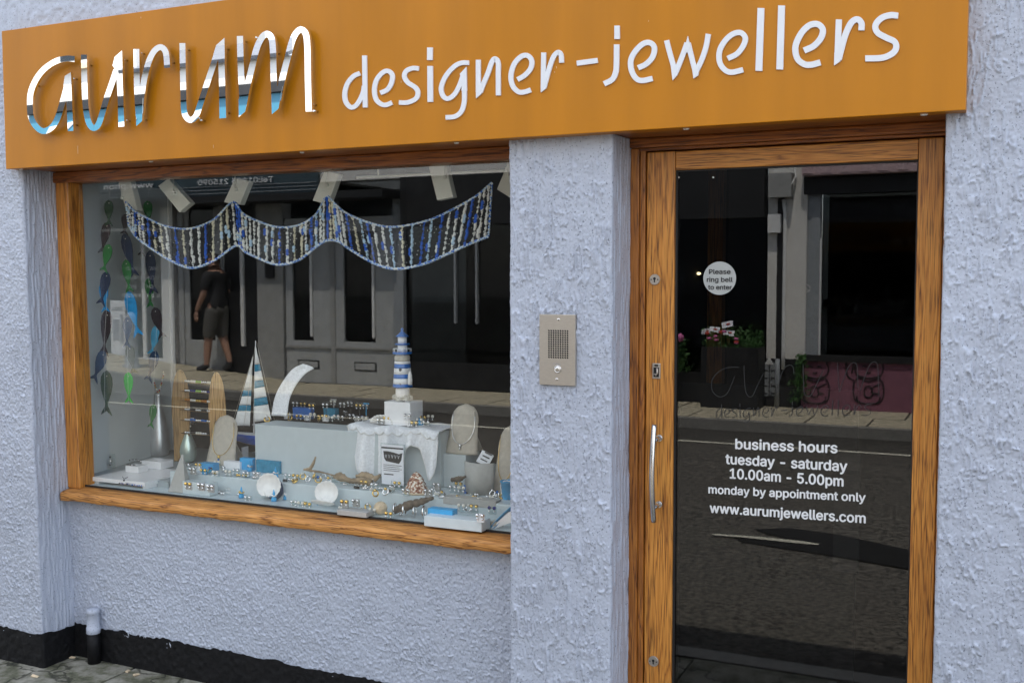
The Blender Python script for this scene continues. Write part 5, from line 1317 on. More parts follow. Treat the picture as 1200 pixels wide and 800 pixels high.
# ---- driftwood
def drift(pts, rs, lab, m_="driftwood", n=9):
    b = MB(); P_ = smooth_path([np.array(p) for p in pts], 6); rr_ = np.interp(np.linspace(0, 1, len(P_)), np.linspace(0, 1, len(rs)), rs)
    rnd = random.Random(len(lab)); rr_ = [r_ * rnd.uniform(0.75, 1.2) for r_ in rr_]
    b.tube([tuple(p) for p in P_], rr_, n); b.build("driftwood", m_, label=lab, cat="driftwood", group="driftwood pieces")
def D3(px, py, Y_): x, z = U(px, py, Y_); return (x, Y_, z)
drift([D3(392, 559, .37), D3(398, 558, .36), D3(410, 563, .35), D3(422, 563, .35), D3(434, 566, .36)], [.006, .016, .011, .017, .009], "knobbly pale driftwood lump in front of the grey box")
drift([D3(418, 558, .40), D3(428, 557, .40), D3(438, 561, .40), D3(446, 556, .41)], [.008, .017, .013, .004], "second driftwood lump touching the cloth's lower point")
drift([D3(356, 550, .38), D3(363, 549, .38), D3(367, 543, .385), D3(370, 535, .39)], [.005, .008, .006, .004], "short upright driftwood twig against the grey box")
drift([D3(362, 551, .38), D3(376, 553, .37), D3(392, 557, .37)], [.006, .004, .003], "thin lying driftwood twig left of the lumps")
drift([D3(462, 598, .25), D3(478, 592, .25), D3(492, 588, .26), D3(508, 583, .27)], [.013, .016, .014, .006], "long driftwood branch carrying silver bangles at the front right", "driftwood_dark", 12)
drift([D3(530, 562, .42), D3(538, 561, .41), D3(546, 558, .41)], [.008, .011, .004], "dark driftwood knot beside the grey box on the right", "driftwood_dark")
for k, (px, py) in enumerate(((463, 600), (474, 598), (486, 597), (497, 597))):
    x, z = U(px, py, 0.25); b = MB(); b.torus((x, 0.25, F0 + 0.027), 0.021, 0.0045 if k % 2 else 0.003, axis=(1, 0.25, 0), n=22, m=6)
    b.build("bangle", "silver", label=["leftmost", "second", "third", "rightmost"][k] + " silver bangle threaded on the front driftwood branch", cat="bangle", group="bangles on driftwood")

# ---- curved necklace stand on the grey box
_o = smooth_path([(318, 487), (321, 465), (329, 447), (339, 433), (350, 427)], 6); _i = smooth_path([(336, 488), (338, 467), (345, 450), (354, 438), (363, 432)], 6)
b = MB(); b.sheet([[(U(*(a * (1 - w_) + c * w_), 0.56)[0], 0.56 + 0.03 * (k / 24) + 0.012 * math.sin(PI * w_), max(BT + 0.001, U(*(a * (1 - w_) + c * w_), 0.56)[1])) for w_ in (0, .25, .5, .75, 1)] for k, (a, c) in enumerate(zip(_o, _i))], True)
b.build("arched_stand", "cloth_white", label="pale curved necklace stand rising from the grey box beside the boat", cat="display stand", solid=0.004)

# ---- rings, studs and their little stands: each one a thing
rnd = random.Random(21)
PLACE = ["beside the teal box", "behind the open scallop", "near the driftwood lumps", "in front of the framed notice", "left of the spotted shell", "right of the spotted shell", "on the front right riser", "near the blue ring box",
         "behind the long frosted riser", "on top of the large grey box", "on the front left pad", "on top of the draped cloth"]
def ring_cone(px, py, Z, place, m_="acrylic_clear", ring="silver"):
    x, y, s_ = at(px, py, Z); th = thing("ring_cone", ("blue" if m_ == "sky_blue" else "clear") + " ring cone with a " + ("gold" if ring == "gold" else "silver") + " ring, " + place, "ring stand", (x, y, Z), "ring cones in the display")
    b = MB(); b.lathe((x, y, Z + 0.0005), [(0.0115, 0), (0.011, 0.010), (0.0085, 0.014), (0.0012, 0.046)], 14); b.build("cone", m_, th)
    b = MB(); b.torus((x, y, Z + 0.022), 0.0098, 0.0028, n=16, m=6); b.ball((x, y - 0.010, Z + 0.025), 0.0055, 8, 5); b.build("ring", ring, th)
def stud_card(px, py, Z, place, m_="acrylic_clear", st="silver", h_=0.026, legs=False, lab=None):
    x, y, s_ = at(px, py, Z); nm = {"silver": "silver", "gold": "gold", "navy_bead": "dark blue", "pearl": "pearl", "blue_gem": "blue", "amber_bead": "amber"}[st]
    th = thing("earring_stand", lab.replace("METAL", nm) if lab else "stand with " + nm + " earrings, " + place, "earring stand", (x, y, Z), "little earring stands")
    b = MB()
    if legs: b.cbox(x - 0.002, x + 0.002, y, y + 0.003, Z + 0.0005, Z + h_, 0.0005); b.cbox(x - 0.016, x + 0.016, y, y + 0.003, Z + h_, Z + h_ + 0.006, 0.0008)
    else: b.cbox(x - 0.014, x + 0.014, y, y + 0.007, Z + 0.0005, Z + h_, 0.001)
    b.build("stand", m_, th)
    for sg in (-1, 1):
        b = MB(); b.ball((x + sg * 0.010, y - 0.0045, Z + h_ - 0.004), 0.0068, 9, 6); b.build("stud", st, th)
        b = MB(); b.ball((x + sg * 0.010, y - 0.0045, Z + h_ - 0.017), 0.0042, 7, 4); b.build("drop", "silver", th)
def loose_ring(px, py, Z, place, m_="silver", r_=0.0115):
    x, y, s_ = at(px, py, Z); ax = (rnd.uniform(-.8, .8), rnd.uniform(-1, -.3), rnd.uniform(.1, .6))
    b = MB(); b.torus((x, y, Z + r_ * 0.9), r_, 0.0032, axis=ax, n=16, m=6); o = b.build("finger_ring", m_, label=("gold" if m_ == "gold" else "silver") + " ring " + place, cat="ring", group="loose rings in the display")
    b = MB(); b.ball((x, y - 0.002, Z + r_ * 1.9), 0.006, 8, 5); b.build("stone", rnd.choice(["silver", "pearl", "gold", "blue_gem", "silver"]), o)
for px, py, Z, pl, m_, rg in ((323, 560, S1, "in front of the teal box", "sky_blue", "silver"), (321, 587, F0, "right of the white scallop half", "sky_blue", "silver"), (335, 585, F0, "between the two scallops", "sky_blue", "silver"),
                              (212, 570, F0 + 0.0, "beside the grey pyramid", "sky_blue", "silver"), (283, 583, F0, "left of the white scallop half", "sky_blue", "gold"), (459, 577, S1, "below the framed notice", "acrylic_clear", "silver"),
                              (572, 568, S1, "beside the tall right stand", "acrylic_clear", "silver"), (582, 569, S1, "closest to the pillar on the step", "acrylic_clear", "silver"), (405, 488, BT, "on the right of the grey box top", "acrylic_clear", "silver"), (293, 552, S1, "beside the pale blue box", "sky_blue", "silver")):
    ring_cone(px, py, Z, pl, m_, rg)
for px, py, Z, pl, m_, st, lg in ((336, 491, BT, "at the left end of the grey box top", "white_matt", "gold", False), (367, 492, BT, "right of the bright blue card box", "acrylic_clear", "pearl", False), (395, 494, BT, "before the teal card box", "acrylic_clear", "silver", False),
        (381, 494, BT, "at the middle front edge of the grey box top", "shell_white", "gold", False), (413, 493, BT, "at the right end of the grey box top", "acrylic_clear", "silver", False),
        (366, 487, BT + 0.028, "on a tall clear post over the grey box", "acrylic_clear", "gold", True), (382, 486, BT + 0.026, "on the second clear post over the grey box", "acrylic_clear", "silver", True), (402, 485, BT + 0.022, "on the third post over the grey box", "acrylic_clear", "silver", True), (421, 487, BT + 0.026, "on the fourth post next to the cloth", "acrylic_clear", "gold", True),
        (454, 497, cbz + 0.006, "left of the lighthouse block", "acrylic_clear", "gold", False), (478, 500, cbz + 0.006, "before the lighthouse block", "white_matt", "silver", True), (496, 496, cbz + 0.006, "right of the lighthouse block", "acrylic_clear", "gold", False), (505, 495, cbz + 0.006, "at the right edge of the cloth top", "acrylic_clear", "pearl", False),
        (522, 568, S1, "behind the spotted shell", "cloth_white", "gold", True), (512, 575, S1, "right of the spotted shell", "suede_grey", "silver", False), (531, 578, S1, "between spotted shell and blue ring box", "acrylic_clear", "silver", False),
        (553, 566, S1 + 0.02, "on the bright blue ring box, left", "acrylic_clear", "silver", False), (565, 567, S1 + 0.02, "on the bright blue ring box, right", "acrylic_clear", "silver", False),
        (577, 603, F0 + 0.038, "with dark blue studs by the blue boat", "acrylic_clear", "navy_bead", False), (556, 601, F0 + 0.038, "at the middle of the front right riser", "acrylic_clear", "gold", False), (541, 600, F0 + 0.038, "at the left of the front right riser", "acrylic_clear", "pearl", False), (563, 612, F0 + 0.0385, "with a white tag at the end of the front riser", "white_matt", "silver", False),
        (352, 553, S1, "beside the driftwood twig", "acrylic_clear", "gold", False), (343, 549, S1, "right of the teal box", "acrylic_clear", "gold", True), (439, 575, S1, "left below the framed notice", "acrylic_clear", "silver", False), (444, 590, F0 + 0.02, "behind the round cream shell", "acrylic_clear", "gold", False),
        (404, 595, F0 + 0.021, "left end of the low grey riser", "suede_grey", "gold", False), (417, 594, F0 + 0.021, "right end of the low grey riser", "suede_grey", "silver", False), (220, 551, S1, "under the teardrop flask", "acrylic_clear", "silver", False), (233, 551, S1, "right of the teardrop flask", "white_matt", "gold", False),
        (221, 574, F0 + 0.053, "on the front left pad, left", "suede_grey", "gold", False), (236, 575, F0 + 0.053, "on the front left pad, middle", "suede_grey", "silver", False), (247, 577, F0 + 0.053, "on the front left pad, right", "suede_grey", "silver", False), (255, 548, S1, "at the foot of the narrow ring stand", "acrylic_clear", "pearl", False)):
    stud_card(px, py, Z, pl, m_, st, h_=0.050 if lg else 0.030, legs=lg)
SPOTS = [(355, 561, S1, "on the step left of the open scallop"), (361, 564, S1, "just behind the open scallop, left"), (368, 560, S1, "behind the open scallop, back row left"), (373, 565, S1, "just behind the open scallop, middle"), (379, 561, S1, "behind the open scallop, back row middle"),
         (385, 566, S1, "just behind the open scallop, right"), (364, 556, S1, "at the foot of the driftwood twig"), (386, 558, S1, "between twig and driftwood lump"), (424, 590, F0, "between open scallop and cream shell"), (431, 597, F0, "just left of the cream shell"), (433, 586, F0, "above and left of the cream shell"),
         (440, 581, S1, "on the step edge above the cream shell"), (452, 579, S1, "on the step edge below the notice"), (513, 591, F0 + .04, "at the left end of the pale blue tray"), (520, 592, F0 + .04, "in the middle of the pale blue tray"), (527, 593, F0 + .04, "at the right end of the pale blue tray"),
         (536, 590, F0 + .05, "behind the front right riser, left"), (546, 584, S1 - .02, "in the row before the blue ring box, first"), (553, 585, S1 - .02, "in the row before the blue ring box, second"), (560, 585, S1 - .02, "in the row before the blue ring box, third"), (567, 586, S1 - .02, "in the row before the blue ring box, fourth"),
         (577, 581, S1, "first in the amber cluster by the pillar"), (583, 583, S1, "second in the amber cluster by the pillar"), (589, 584, S1, "third in the amber cluster by the pillar"), (507, 580, S1, "between spotted shell and first riser"), (518, 583, S1, "before the stand right of the spotted shell"),
         (310, 552, S1, "in front of the teal box, left"), (329, 553, S1, "in front of the teal box, right"), (262, 553, S1, "before the white price card"), (246, 554, S1, "before the blue dish"), (346, 566, S1, "at the step edge above the blue cone"), (340, 492, BT, "before the blue card box"), (374, 493, BT, "before the teal card box"),
         (425, 494, BT, "at the right corner of the grey box top"), (313, 494, BT, "at the left corner of the grey box top beside the boat"), (571, 597, F0 + .038, "on the riser beside the dark blue studs"), (549, 599, F0 + .038, "on the riser left of the gold studs")]
for px, py, Z, pl in SPOTS: loose_ring(px, py, Z, pl, "gold" if rnd.random() < 0.35 else "silver")
ORD = ["first", "second", "third", "fourth", "fifth", "sixth", "seventh", "eighth", "ninth", "tenth", "eleventh", "twelfth"]
ROWS = [("on posts at the grey box's back edge", BT, [(347, 486), (356, 485), (391, 485), (411, 485), (429, 487)], True, 0.055),
        ("low on the grey box's front edge", BT, [(351, 492), (360, 493), (388, 494), (400, 494), (419, 495), (428, 496)], False, 0.026),
        ("on the step behind the open scallop", S1, [(338, 562), (347, 563), (392, 565), (402, 567)], False, 0.028),
        ("on the step around the framed notice", S1, [(427, 572), (436, 569), (466, 574), (476, 581), (502, 583)], False, 0.030),
        ("on the step behind the right riser", S1, [(512, 566), (530, 570), (538, 574), (541, 581), (574, 577), (584, 577), (591, 580)], False, 0.034),
        ("behind the front left pad", S1, [(226, 556), (239, 556), (253, 558), (268, 558), (277, 557), (289, 559), (301, 560)], False, 0.026),
        ("at the front left of the open scallop", F0, [(291, 586), (345, 592), (353, 593), (361, 594)], False, 0.020),
        ("at the front beside the round cream shell", F0, [(437, 603), (456, 607)], False, 0.026),
        ("on top of the white cloth", cbz + 0.006, [(446, 497), (486, 500), (492, 498), (500, 499)], False, 0.024)]
for nm, Z, sp, lg, hh in ROWS:
    for k, (px, py) in enumerate(sp):
        stud_card(px, py, Z, "", "acrylic_clear" if rnd.random() < 0.7 else rnd.choice(["white_matt", "suede_grey", "sky_blue"]), rnd.choice(["silver", "gold", "silver", "pearl"]), h_=hh * rnd.uniform(0.85, 1.15), legs=lg, lab=ORD[k] + " METAL earring stand from the left, " + nm)
_bp = []
for k in range(90):
    px = rnd.uniform(218, 588); lane = rnd.random()
    if lane < 0.5: Z, py = S1, 552 + (px - 218) * 0.083 + rnd.uniform(0, 6)
    else: Z, py = F0, 577 + (px - 218) * 0.125 - rnd.uniform(0, 6)
    if 372 < px < 396 or 298 < px < 330 or 470 < px < 505: continue
    x, y, s_ = at(px, py, Z)
    if Z == F0 and (y > 0.300 or y < 0.222): continue
    if Z == S1 and y < 0.316: continue
    _bp.append((px, x, y, Z, rnd.choice(["silver", "silver", "gold", "pearl", "silver", "black_bead"])))
_cnt = {}
TENS = ORD + ["thirteenth", "fourteenth", "fifteenth", "sixteenth", "seventeenth", "eighteenth", "nineteenth", "twentieth"]
for px, x, y, Z, m_ in sorted(_bp):
    key = (Z, m_); q = _cnt.get(key, 0); _cnt[key] = q + 1
    b = MB(); b.ball((x, y, Z + 0.0062), 0.0060, 8, 5); b.ball((x + 0.009, y + 0.003, Z + 0.0055), 0.0052, 8, 5)
    b.build("bead_pair", m_, label="%s pair of %s bead earrings from the left, lying on the %s" % (TENS[min(q, 19)], m_.split("_")[0], "raised step" if Z == S1 else "lower front floor"), cat="earrings", group="loose bead earrings")
# starfish and blue bits
def starfish(px, py, Z, r_, m_, lab, rot=0.3):
    x, y, s_ = at(px, py, Z); P_ = []
    for k in range(10):
        a = rot + PI * k / 5; rad = r_ if k % 2 == 0 else r_ * 0.36; P_.append((x + rad * math.cos(a), y + rad * math.sin(a) * 0.7, Z + 0.004 + rad * math.sin(a) * 0.6 + r_ * 0.5))
    b = MB(); b.add(P_ + [(x, y - 0.006, Z + r_ * 0.5 + 0.008)], [(k, (k + 1) % 10, 10) for k in range(10)]); b.build("starfish", m_, label=lab, cat="starfish", solid=0.003)
starfish(282, 578, F0, 0.036, "sky_blue", "pale blue starfish left of the white scallop half")
starfish(246, 556, S1, 0.018, "teal_band", "small slate blue starfish on the front of the blue dish", 1.2)
starfish(374, 592, F0, 0.015, "blue_pale", "tiny blue starfish at the open scallop's left edge", 0.8)
x, y, s_ = at(266, 580, F0)
b = MB(); b.tube([(x - 0.03, y, F0 + 0.012), (x - 0.01, y - 0.004, F0 + 0.020), (x + 0.012, y, F0 + 0.030), (x + 0.02, y, F0 + 0.022)], 0.0016, 6); b.tube([(x - 0.03, y, F0 + 0.010), (x + 0.02, y, F0 + 0.012)], 0.0014, 6)
b.build("silver_pin", "silver", label="bent silver pin lying left of the blue starfish", cat="pin")
# blue bucket and blue paper boat by the pillar
x, z = U(595, 568, 0.40); bk = thing("toy_bucket", "small bright blue bucket half behind the pillar edge", "bucket", (x, 0.40, S1))
b = MB(); b.lathe((x, 0.40, S1 + 0.0005), [(0.020, 0), (0.026, 0.062), (0.029, 0.063), (0.029, 0.068), (0.026, 0.068), (0.019, 0.006)], 22, cap=False); b.lathe((x, 0.40, S1 + 0.0008), [(0.020, 0), (0.020, 0.003)], 22); b.build("bucket_body", "blue_pale", bk)
b = MB(); b.torus((x, 0.40, S1 + 0.040), 0.030, 0.0018, axis=(0, 1, 0.2), n=20, m=5); b.build("handle", "white_matt", bk)
p0, p1, p2 = D3(569, 622, .232), D3(592, 596, .235), D3(606, 588, .24)
bb = thing("toy_dinghy", "bright blue and white toy dinghy tipped against the glass by the pillar", "toy boat", (p1[0], .235, F0))
b = MB(); P_ = []
for i in range(11):
    t = i / 10; c = [p0[k] + (p2[k] - p0[k]) * t for k in range(3)]; w_ = 0.020 * math.sin(PI * t) ** 0.7 + 0.001
    P_.append([(c[0] + 0.5 * w_ * q, c[1] + w_ * (1 - q * q) * 0.9, c[2] + w_ * q - 0.006) for q in np.linspace(-1, 1, 7)])
b.sheet(P_, True); b.build("hull", "blue_pale", bb, solid=0.003)
b = MB(); b.prism([(p0[0] + 0.006, p0[2] - 0.001), (p2[0] + 0.02, p2[2] - 0.055), (p2[0] + 0.02, p2[2] - 0.02), (p1[0] + 0.01, p1[2] - 0.012)], .236, .239); b.build("deck", "white_matt", bb)
x, y, s_ = at(560, 620, F0)
b = MB()
for k in range(24):
    a = rnd.uniform(-0.3, 0.5); r0 = rnd.uniform(0.0, 0.02); b.tube([(x - 0.01 + r0, 0.232 + 0.01 * rnd.random(), F0 + 0.004 + 0.012 * rnd.random()), (x + 0.045 + r0 * 0.4, 0.235, F0 + 0.010 + 0.03 * a * rnd.random() + 0.012 * rnd.random())], 0.0009, 4)
b.build("raffia_bundle", "suede_taupe", label="little bundle of raffia beside the toy dinghy", cat="raffia")

# ================================================================ ACROSS THE STREET (seen mirrored in the glass and the chrome)
def wallbox(th, name, m_, x0, x1, z0, z1, y0=None, y1=None, **k):
    b = MB(); b.box(x0, x1, OY - 0.25 if y0 is None else y0, OY if y1 is None else y1, z0, z1); return b.build(name, m_, th, **k)
YF = OY + 0.02
# --- repair shop
rs = thing("repair_shop", "white building across the street with a blue phone repair fascia, mirrored in the glass", "building", (-12.2, OY, OZ))
wallbox(rs, "front_wall", "white_render", -15.5, -13.62, OZ, 6.2); wallbox(rs, "front_wall", "white_render", -13.62, -8.86, 4.2, 4.55); wallbox(rs, "front_wall", "white_render", -13.62, -11.9, 4.55, 6.2)
wallbox(rs, "side_wall", "white_render", -15.5, -15.25, OZ, 6.2, OY - 5, OY - 0.25); wallbox(rs, "interior_wall", "grey_panel", -13.6, -8.86, OZ, 3.0, OY - 2.4, OY - 2.3)
wallbox(rs, "floor_slab", "shop_floor", -15.2, -8.86, OZ - 0.1, OZ, OY - 4, OY - 0.01); wallbox(rs, "ceiling_slab", "interior_dark", -15.2, -8.86, 3.0, 3.1, OY - 4, OY - 0.26)
wallbox(rs, "fascia", "fascia_blue", -13.75, -8.86, 3.12, 4.04, OY - 0.1, OY + 0.10)
wallbox(rs, "fascia_lower", "fascia_slate", -13.75, -8.86, 2.72, 3.115, OY - 0.1, OY + 0.06)
wallbox(rs, "gutter_ledge", "black_paint", -13.8, -8.8, 4.05, 4.19, OY - 0.1, OY + 0.16)
wallbox(rs, "added_shade_ledge", "black_paint", -13.8, -7.5, 2.62, 2.715, OY - 0.05, OY + 0.55)  # added projecting ledge that shades the shopfronts beneath it
for k in range(4): wallbox(rs, "fascia_slat", "pale_post", -13.7, -8.88, 2.74 + 0.05 * k, 2.750 + 0.05 * k, OY + 0.061, OY + 0.075)
b = MB()
xa, za = UR(230, 217, OY + 0.12); xb, _ = UR(318, 213, OY + 0.12)
put_text(b, "Tel:01903 215090", xa, xb, za, OY + 0.085, h=0.15, bold=0.03, flip=True)
b.build("lettering", "vinyl_white", rs, solid=0.004)
b = MB(); xb, za = UR(177, 219.5, OY + 0.12); put_text(b, "www.phon", xb - 1.0, xb, za, OY + 0.085, h=0.16, bold=0.03, flip=True); b.build("lettering", "vinyl_white", rs, solid=0.004)
b = MB()
for k, c in enumerate(((-13.2, 3.72), (-12.0, 3.68), (-10.7, 3.74), (-9.6, 3.66))):
    b.prism([(c[0] - .4, c[1] - .25), (c[0] - .1, c[1] + .12), (c[0] + .45, c[1] + .18), (c[0] + .1, c[1] - .05), (c[0] + .2, c[1] - .30)], OY + 0.101, OY + 0.112)
b.build("fascia_swoosh", "vinyl_white", rs, kind="stuff")
def shop_window(th, x0, x1, z0, z1, frame="white_upvc", mull=(), trans=(), fw_=0.07, glass="far_glass"):
    w_ = wallbox(th, "window", frame, x0, x0 + fw_, z0, z1, OY - 0.08, OY - 0.01); wallbox(th, "window_jamb", frame, x1 - fw_, x1, z0, z1, OY - 0.08, OY - 0.01)
    wallbox(th, "window_head", frame, x0 + fw_, x1 - fw_, z1 - fw_, z1, OY - 0.08, OY - 0.012); wallbox(th, "window_sill", frame, x0 + fw_, x1 - fw_, z0, z0 + fw_, OY - 0.08, OY - 0.012)
    for m_ in mull: wallbox(th, "mullion", frame, m_ - fw_ / 2, m_ + fw_ / 2, z0 + fw_, z1 - fw_, OY - 0.08, OY - 0.014)
    for t_ in trans: wallbox(th, "transom", frame, x0 + fw_, x1 - fw_, t_ - 0.02, t_ + 0.02, OY - 0.078, OY - 0.016)
    b = MB(); b.box(x0 + fw_, x1 - fw_, OY - 0.05, OY - 0.044, z0 + fw_, z1 - fw_); b.build("pane", glass, w_)
shop_window(rs, -13.6, -11.76, 0.25, 2.70, mull=(-12.2,), trans=(2.3,))
wallbox(rs, "stall_riser", "grey_stucco", -13.6, -11.76, OZ, 0.25)
wallbox(rs, "white_post", "white_upvc", -11.76, -11.56, OZ, 2.70, OY - 0.15, OY + 0.05)
b = MB()
for k, (t, xw) in enumerate((("IPHONE - IPAD", 0.95), ("SMARTPHONE & TABLET", 1.35), ("LAPTOP & PC", 0.85), ("SALES & REPAIRS", 1.1))):
    xm, za = UR(172, 313 + k * 10.5, OY); put_text(b, t, xm - xw / 2, xm + xw / 2, za - 0.05, OY - 0.040, h=0.105, flip=True)
b.build("lettering", "vinyl_white", rs, solid=0.002)
xa, zt = UR(127, 352, OY); xb, zb = UR(146, 425, OY)
po = wallbox(rs, "poster", "paper_white", xa, xb, zb, zt, OY - 0.042, OY - 0.030)
b = MB(); put_text(b, "Gradua", xa + 0.04, xb - 0.04, zt - 0.16, OY - 0.028, h=0.13, flip=True); b.build("lettering", "print_black", po, solid=0.002)
b = MB(); b.box(xa + 0.05, xa + (xb - xa) * 0.6, OY - 0.029, OY - 0.026, zb + 0.35, zt - 0.3); b.box(xa + (xb - xa) * 0.68, xb - 0.04, OY - 0.029, OY - 0.026, zb + 0.3, zt - 0.22); b.build("picture", "print_grey", po)
# its glazed door and the dark door beside it
wallbox(rs, "door_frame", "grey_door", -11.5, -11.40, OZ, 2.70, OY - 0.12, OY - 0.02); wallbox(rs, "door_frame", "grey_door", -10.72, -10.62, OZ, 2.70, OY - 0.12, OY - 0.02)
dd = wallbox(rs, "door", "grey_door", -11.40, -10.72, OZ, 0.62, OY - 0.10, OY - 0.04); wallbox(dd, "door_stile", "grey_door", -11.40, -11.30, 0.62, 2.60, OY - 0.10, OY - 0.04); wallbox(dd, "door_stile", "grey_door", -10.82, -10.72, 0.62, 2.6, OY - 0.10, OY - 0.04)
b = MB(); b.box(-11.3, -10.82, OY - 0.075, OY - 0.068, 0.62, 2.6); b.build("pane", "far_glass", dd)
wallbox(rs, "dark_door", "black_paint", -10.6, -9.98, OZ, 2.70, OY - 0.10, OY - 0.03)
wallbox(rs, "white_strip", "white_upvc", -10.30, -10.24, 0.55, 2.1, OY - 0.03, OY + 0.01)
wallbox(rs, "pilaster", "grey_stucco", -9.98, -9.52, OZ, 2.72, OY - 0.2, OY + 0.02)
wallbox(rs, "door_number_box", "black_paint", -9.80, -9.66, 1.55, 1.85, OY + 0.02, OY + 0.06)
for x0, x1, gx0, gx1 in ((-9.50, -8.72, -9.38, -9.02), (-8.64, -7.66, -8.5, -7.98)):
    d_ = thing("panelled_door", "grey panelled door with a letterbox across the street, %s of the two" % ("left" if x0 < -9 else "right"), "door", (x0, OY, OZ), "grey doors across the street")
    wallbox(d_, "lower_panel", "grey_door", x0, x1, OZ, 0.66, OY - 0.10, OY - 0.02)
    for a, c in ((x0, gx0), (gx1, x1)): wallbox(d_, "stile", "grey_door", a, c, 0.66, 2.4, OY - 0.10, OY - 0.02)
    wallbox(d_, "head_rail", "grey_door", gx0, gx1, 2.2, 2.4, OY - 0.10, OY - 0.021)
    b = MB(); b.box(gx0, gx1, OY - 0.07, OY - 0.06, 0.66, 2.2); b.build("pane", "far_glass", d_)
    wallbox(d_, "handle_rail", "white_upvc", gx1 - 0.04, gx1 - 0.005, 0.72, 2.1, OY - 0.02, OY + 0.01)
    xm = (x0 + x1) / 2; l_ = wallbox(d_, "letterbox", "black_paint", xm - 0.18, xm + 0.18, 0.26, 0.38, OY - 0.02, OY - 0.012); wallbox(d_, "letterbox_flap", "grey_door", xm - 0.16, xm + 0.16, 0.275, 0.365, OY - 0.012, OY - 0.006)
    wallbox(d_, "weather_bar", "grey_stucco", x0, x1, 0.56, 0.59, OY - 0.02, OY + 0.01)
wallbox(rs, "meter_cupboard", "grey_stucco", -8.72, -8.64, OZ, 2.7, OY - 0.12, OY)
wallbox(rs, "party_post", "pale_post", -7.66, -7.50, OZ, 2.7, OY - 0.2, OY + 0.03)
# upper storey windows and roof of the low middle part
def up_window(th, x0, x1, z0, z1):
    w_ = wallbox(th, "window", "white_upvc", x0, x1, z0, z1, OY - 0.01, OY + 0.02); b = MB(); b.box(x0 + 0.06, x1 - 0.06, OY + 0.021, OY + 0.026, z0 + 0.06, z1 - 0.06); b.build("pane", "far_glass", w_)
    wallbox(w_, "window_sill", "shell_cream", x0 - 0.06, x1 + 0.06, z0 - 0.08, z0 - 0.002, OY - 0.01, OY + 0.09)
for x0 in (-13.2, -15.0): up_window(rs, x0, x0 + 0.9, 4.75, 5.8)
b = MB(); b.add([(-11.9, OY + 0.1, 4.55), (-8.86, OY + 0.1, 4.55), (-8.86, OY - 0.9, 5.0), (-11.9, OY - 0.9, 5.0)], [(0, 1, 2, 3)])
b.build("roof_slope", "slate_roof", rs, solid=0.05)
b = MB(); b.add([(-15.6, OY + 0.2, 6.2), (-11.8, OY + 0.2, 6.2), (-11.8, OY - 3, 7.6), (-15.6, OY - 3, 7.6)], [(0, 1, 2, 3)]); b.build("roof_slope", "slate_roof", rs, solid=0.08)
wallbox(rs, "party_wall", "white_render", -11.9, -11.65, 4.55, 6.2, OY - 3, OY)
# --- tall white house over a black shopfront
hs = thing("white_house", "tall white house across the street over a black shopfront, mirrored in the glass", "building", (-5.8, OY, OZ))
wallbox(hs, "front_wall", "white_render", -8.86, -2.62, 2.9, 7.2); wallbox(hs, "side_wall", "white_render", -8.86, -8.6, 2.9, 7.2, OY - 4, OY - 0.25)
for x0 in (-8.2, -6.2, -4.2): up_window(hs, x0, x0 + 1.0, 3.9, 5.3)
wallbox(hs, "fascia", "black_paint", -7.5, -2.62, 2.25, 2.9, OY - 0.1, OY + 0.1)
wallbox(hs, "shop_interior", "interior_black", -7.5, -2.62, OZ, 2.9, OY - 1.9, OY - 1.8)
wallbox(hs, "shop_floor", "interior_black", -7.5, -2.62, OZ - 0.1, OZ + 0.002, OY - 1.8, OY - 0.012); wallbox(hs, "shop_ceiling", "interior_black", -7.5, -2.62, 2.6, 2.7, OY - 1.8, OY - 0.26)
wallbox(hs, "stall_riser", "black_paint", -7.5, -2.62, OZ, 0.42, OY - 0.12, OY + 0.0)
for xm, zb in ((-6.72, 0.95), (-6.40, 0.95)): wallbox(hs, "mullion", "pale_post", xm - 0.015, xm + 0.015, zb, 2.24, OY - 0.06, OY + 0.01)
for xm in (-5.0, -3.9): wallbox(hs, "mullion", "black_paint", xm - 0.04, xm + 0.04, 0.42, 2.25, OY - 0.08, OY)
b = MB(); b.box(-7.5, -2.62, OY - 0.05, OY - 0.044, 0.42, 2.25); b.build("pane", "far_glass", hs)
b = MB(); b.add([(-8.9, OY + 0.2, 7.2), (-2.6, OY + 0.2, 7.2), (-2.6, OY - 3, 8.6), (-8.9, OY - 3, 8.6)], [(0, 1, 2, 3)]); b.build("roof_slope", "slate_roof", hs, solid=0.08)
# white rendered pilaster with pipes and meter boxes
x0, zt = UR(904, 205, OY); x1, zb = UR(938, 402, OY)
wallbox(hs, "pilaster", "white_render", x0 - 0.02, x1 + 0.06, 0.62, 3.0, OY - 0.22, OY + 0.04)
wallbox(hs, "pilaster_base", "black_paint", x0 - 0.02, x1 + 0.0, OZ, 0.618, OY - 0.22, OY + 0.05)
wallbox(hs, "dark_channel", "black_paint", x0 + 0.09, x0 + 0.17, 0.62, 2.7, OY + 0.041, OY + 0.05)
xa, za = UR(905, 205, OY); xb, zb2 = UR(931, 232, OY); wallbox(hs, "meter_box", "grey_stucco", xa, xb, zb2, za, OY + 0.05, OY + 0.2)
xa, za = UR(903, 252, OY); xb, zb2 = UR(917, 273, OY); wallbox(hs, "junction_box", "white_upvc", xa, xb, zb2, za, OY + 0.05, OY + 0.14)
b = MB(); xp = UR(921, 300, OY)[0]
b.tube([(xp - 0.02, OY + 0.07, 2.45), (xp, OY + 0.07, 2.3), (xp, OY + 0.07, 0.7), (xp, OY + 0.07, 0.5)], 0.022, 8); b.build("downpipe", "white_upvc", hs)
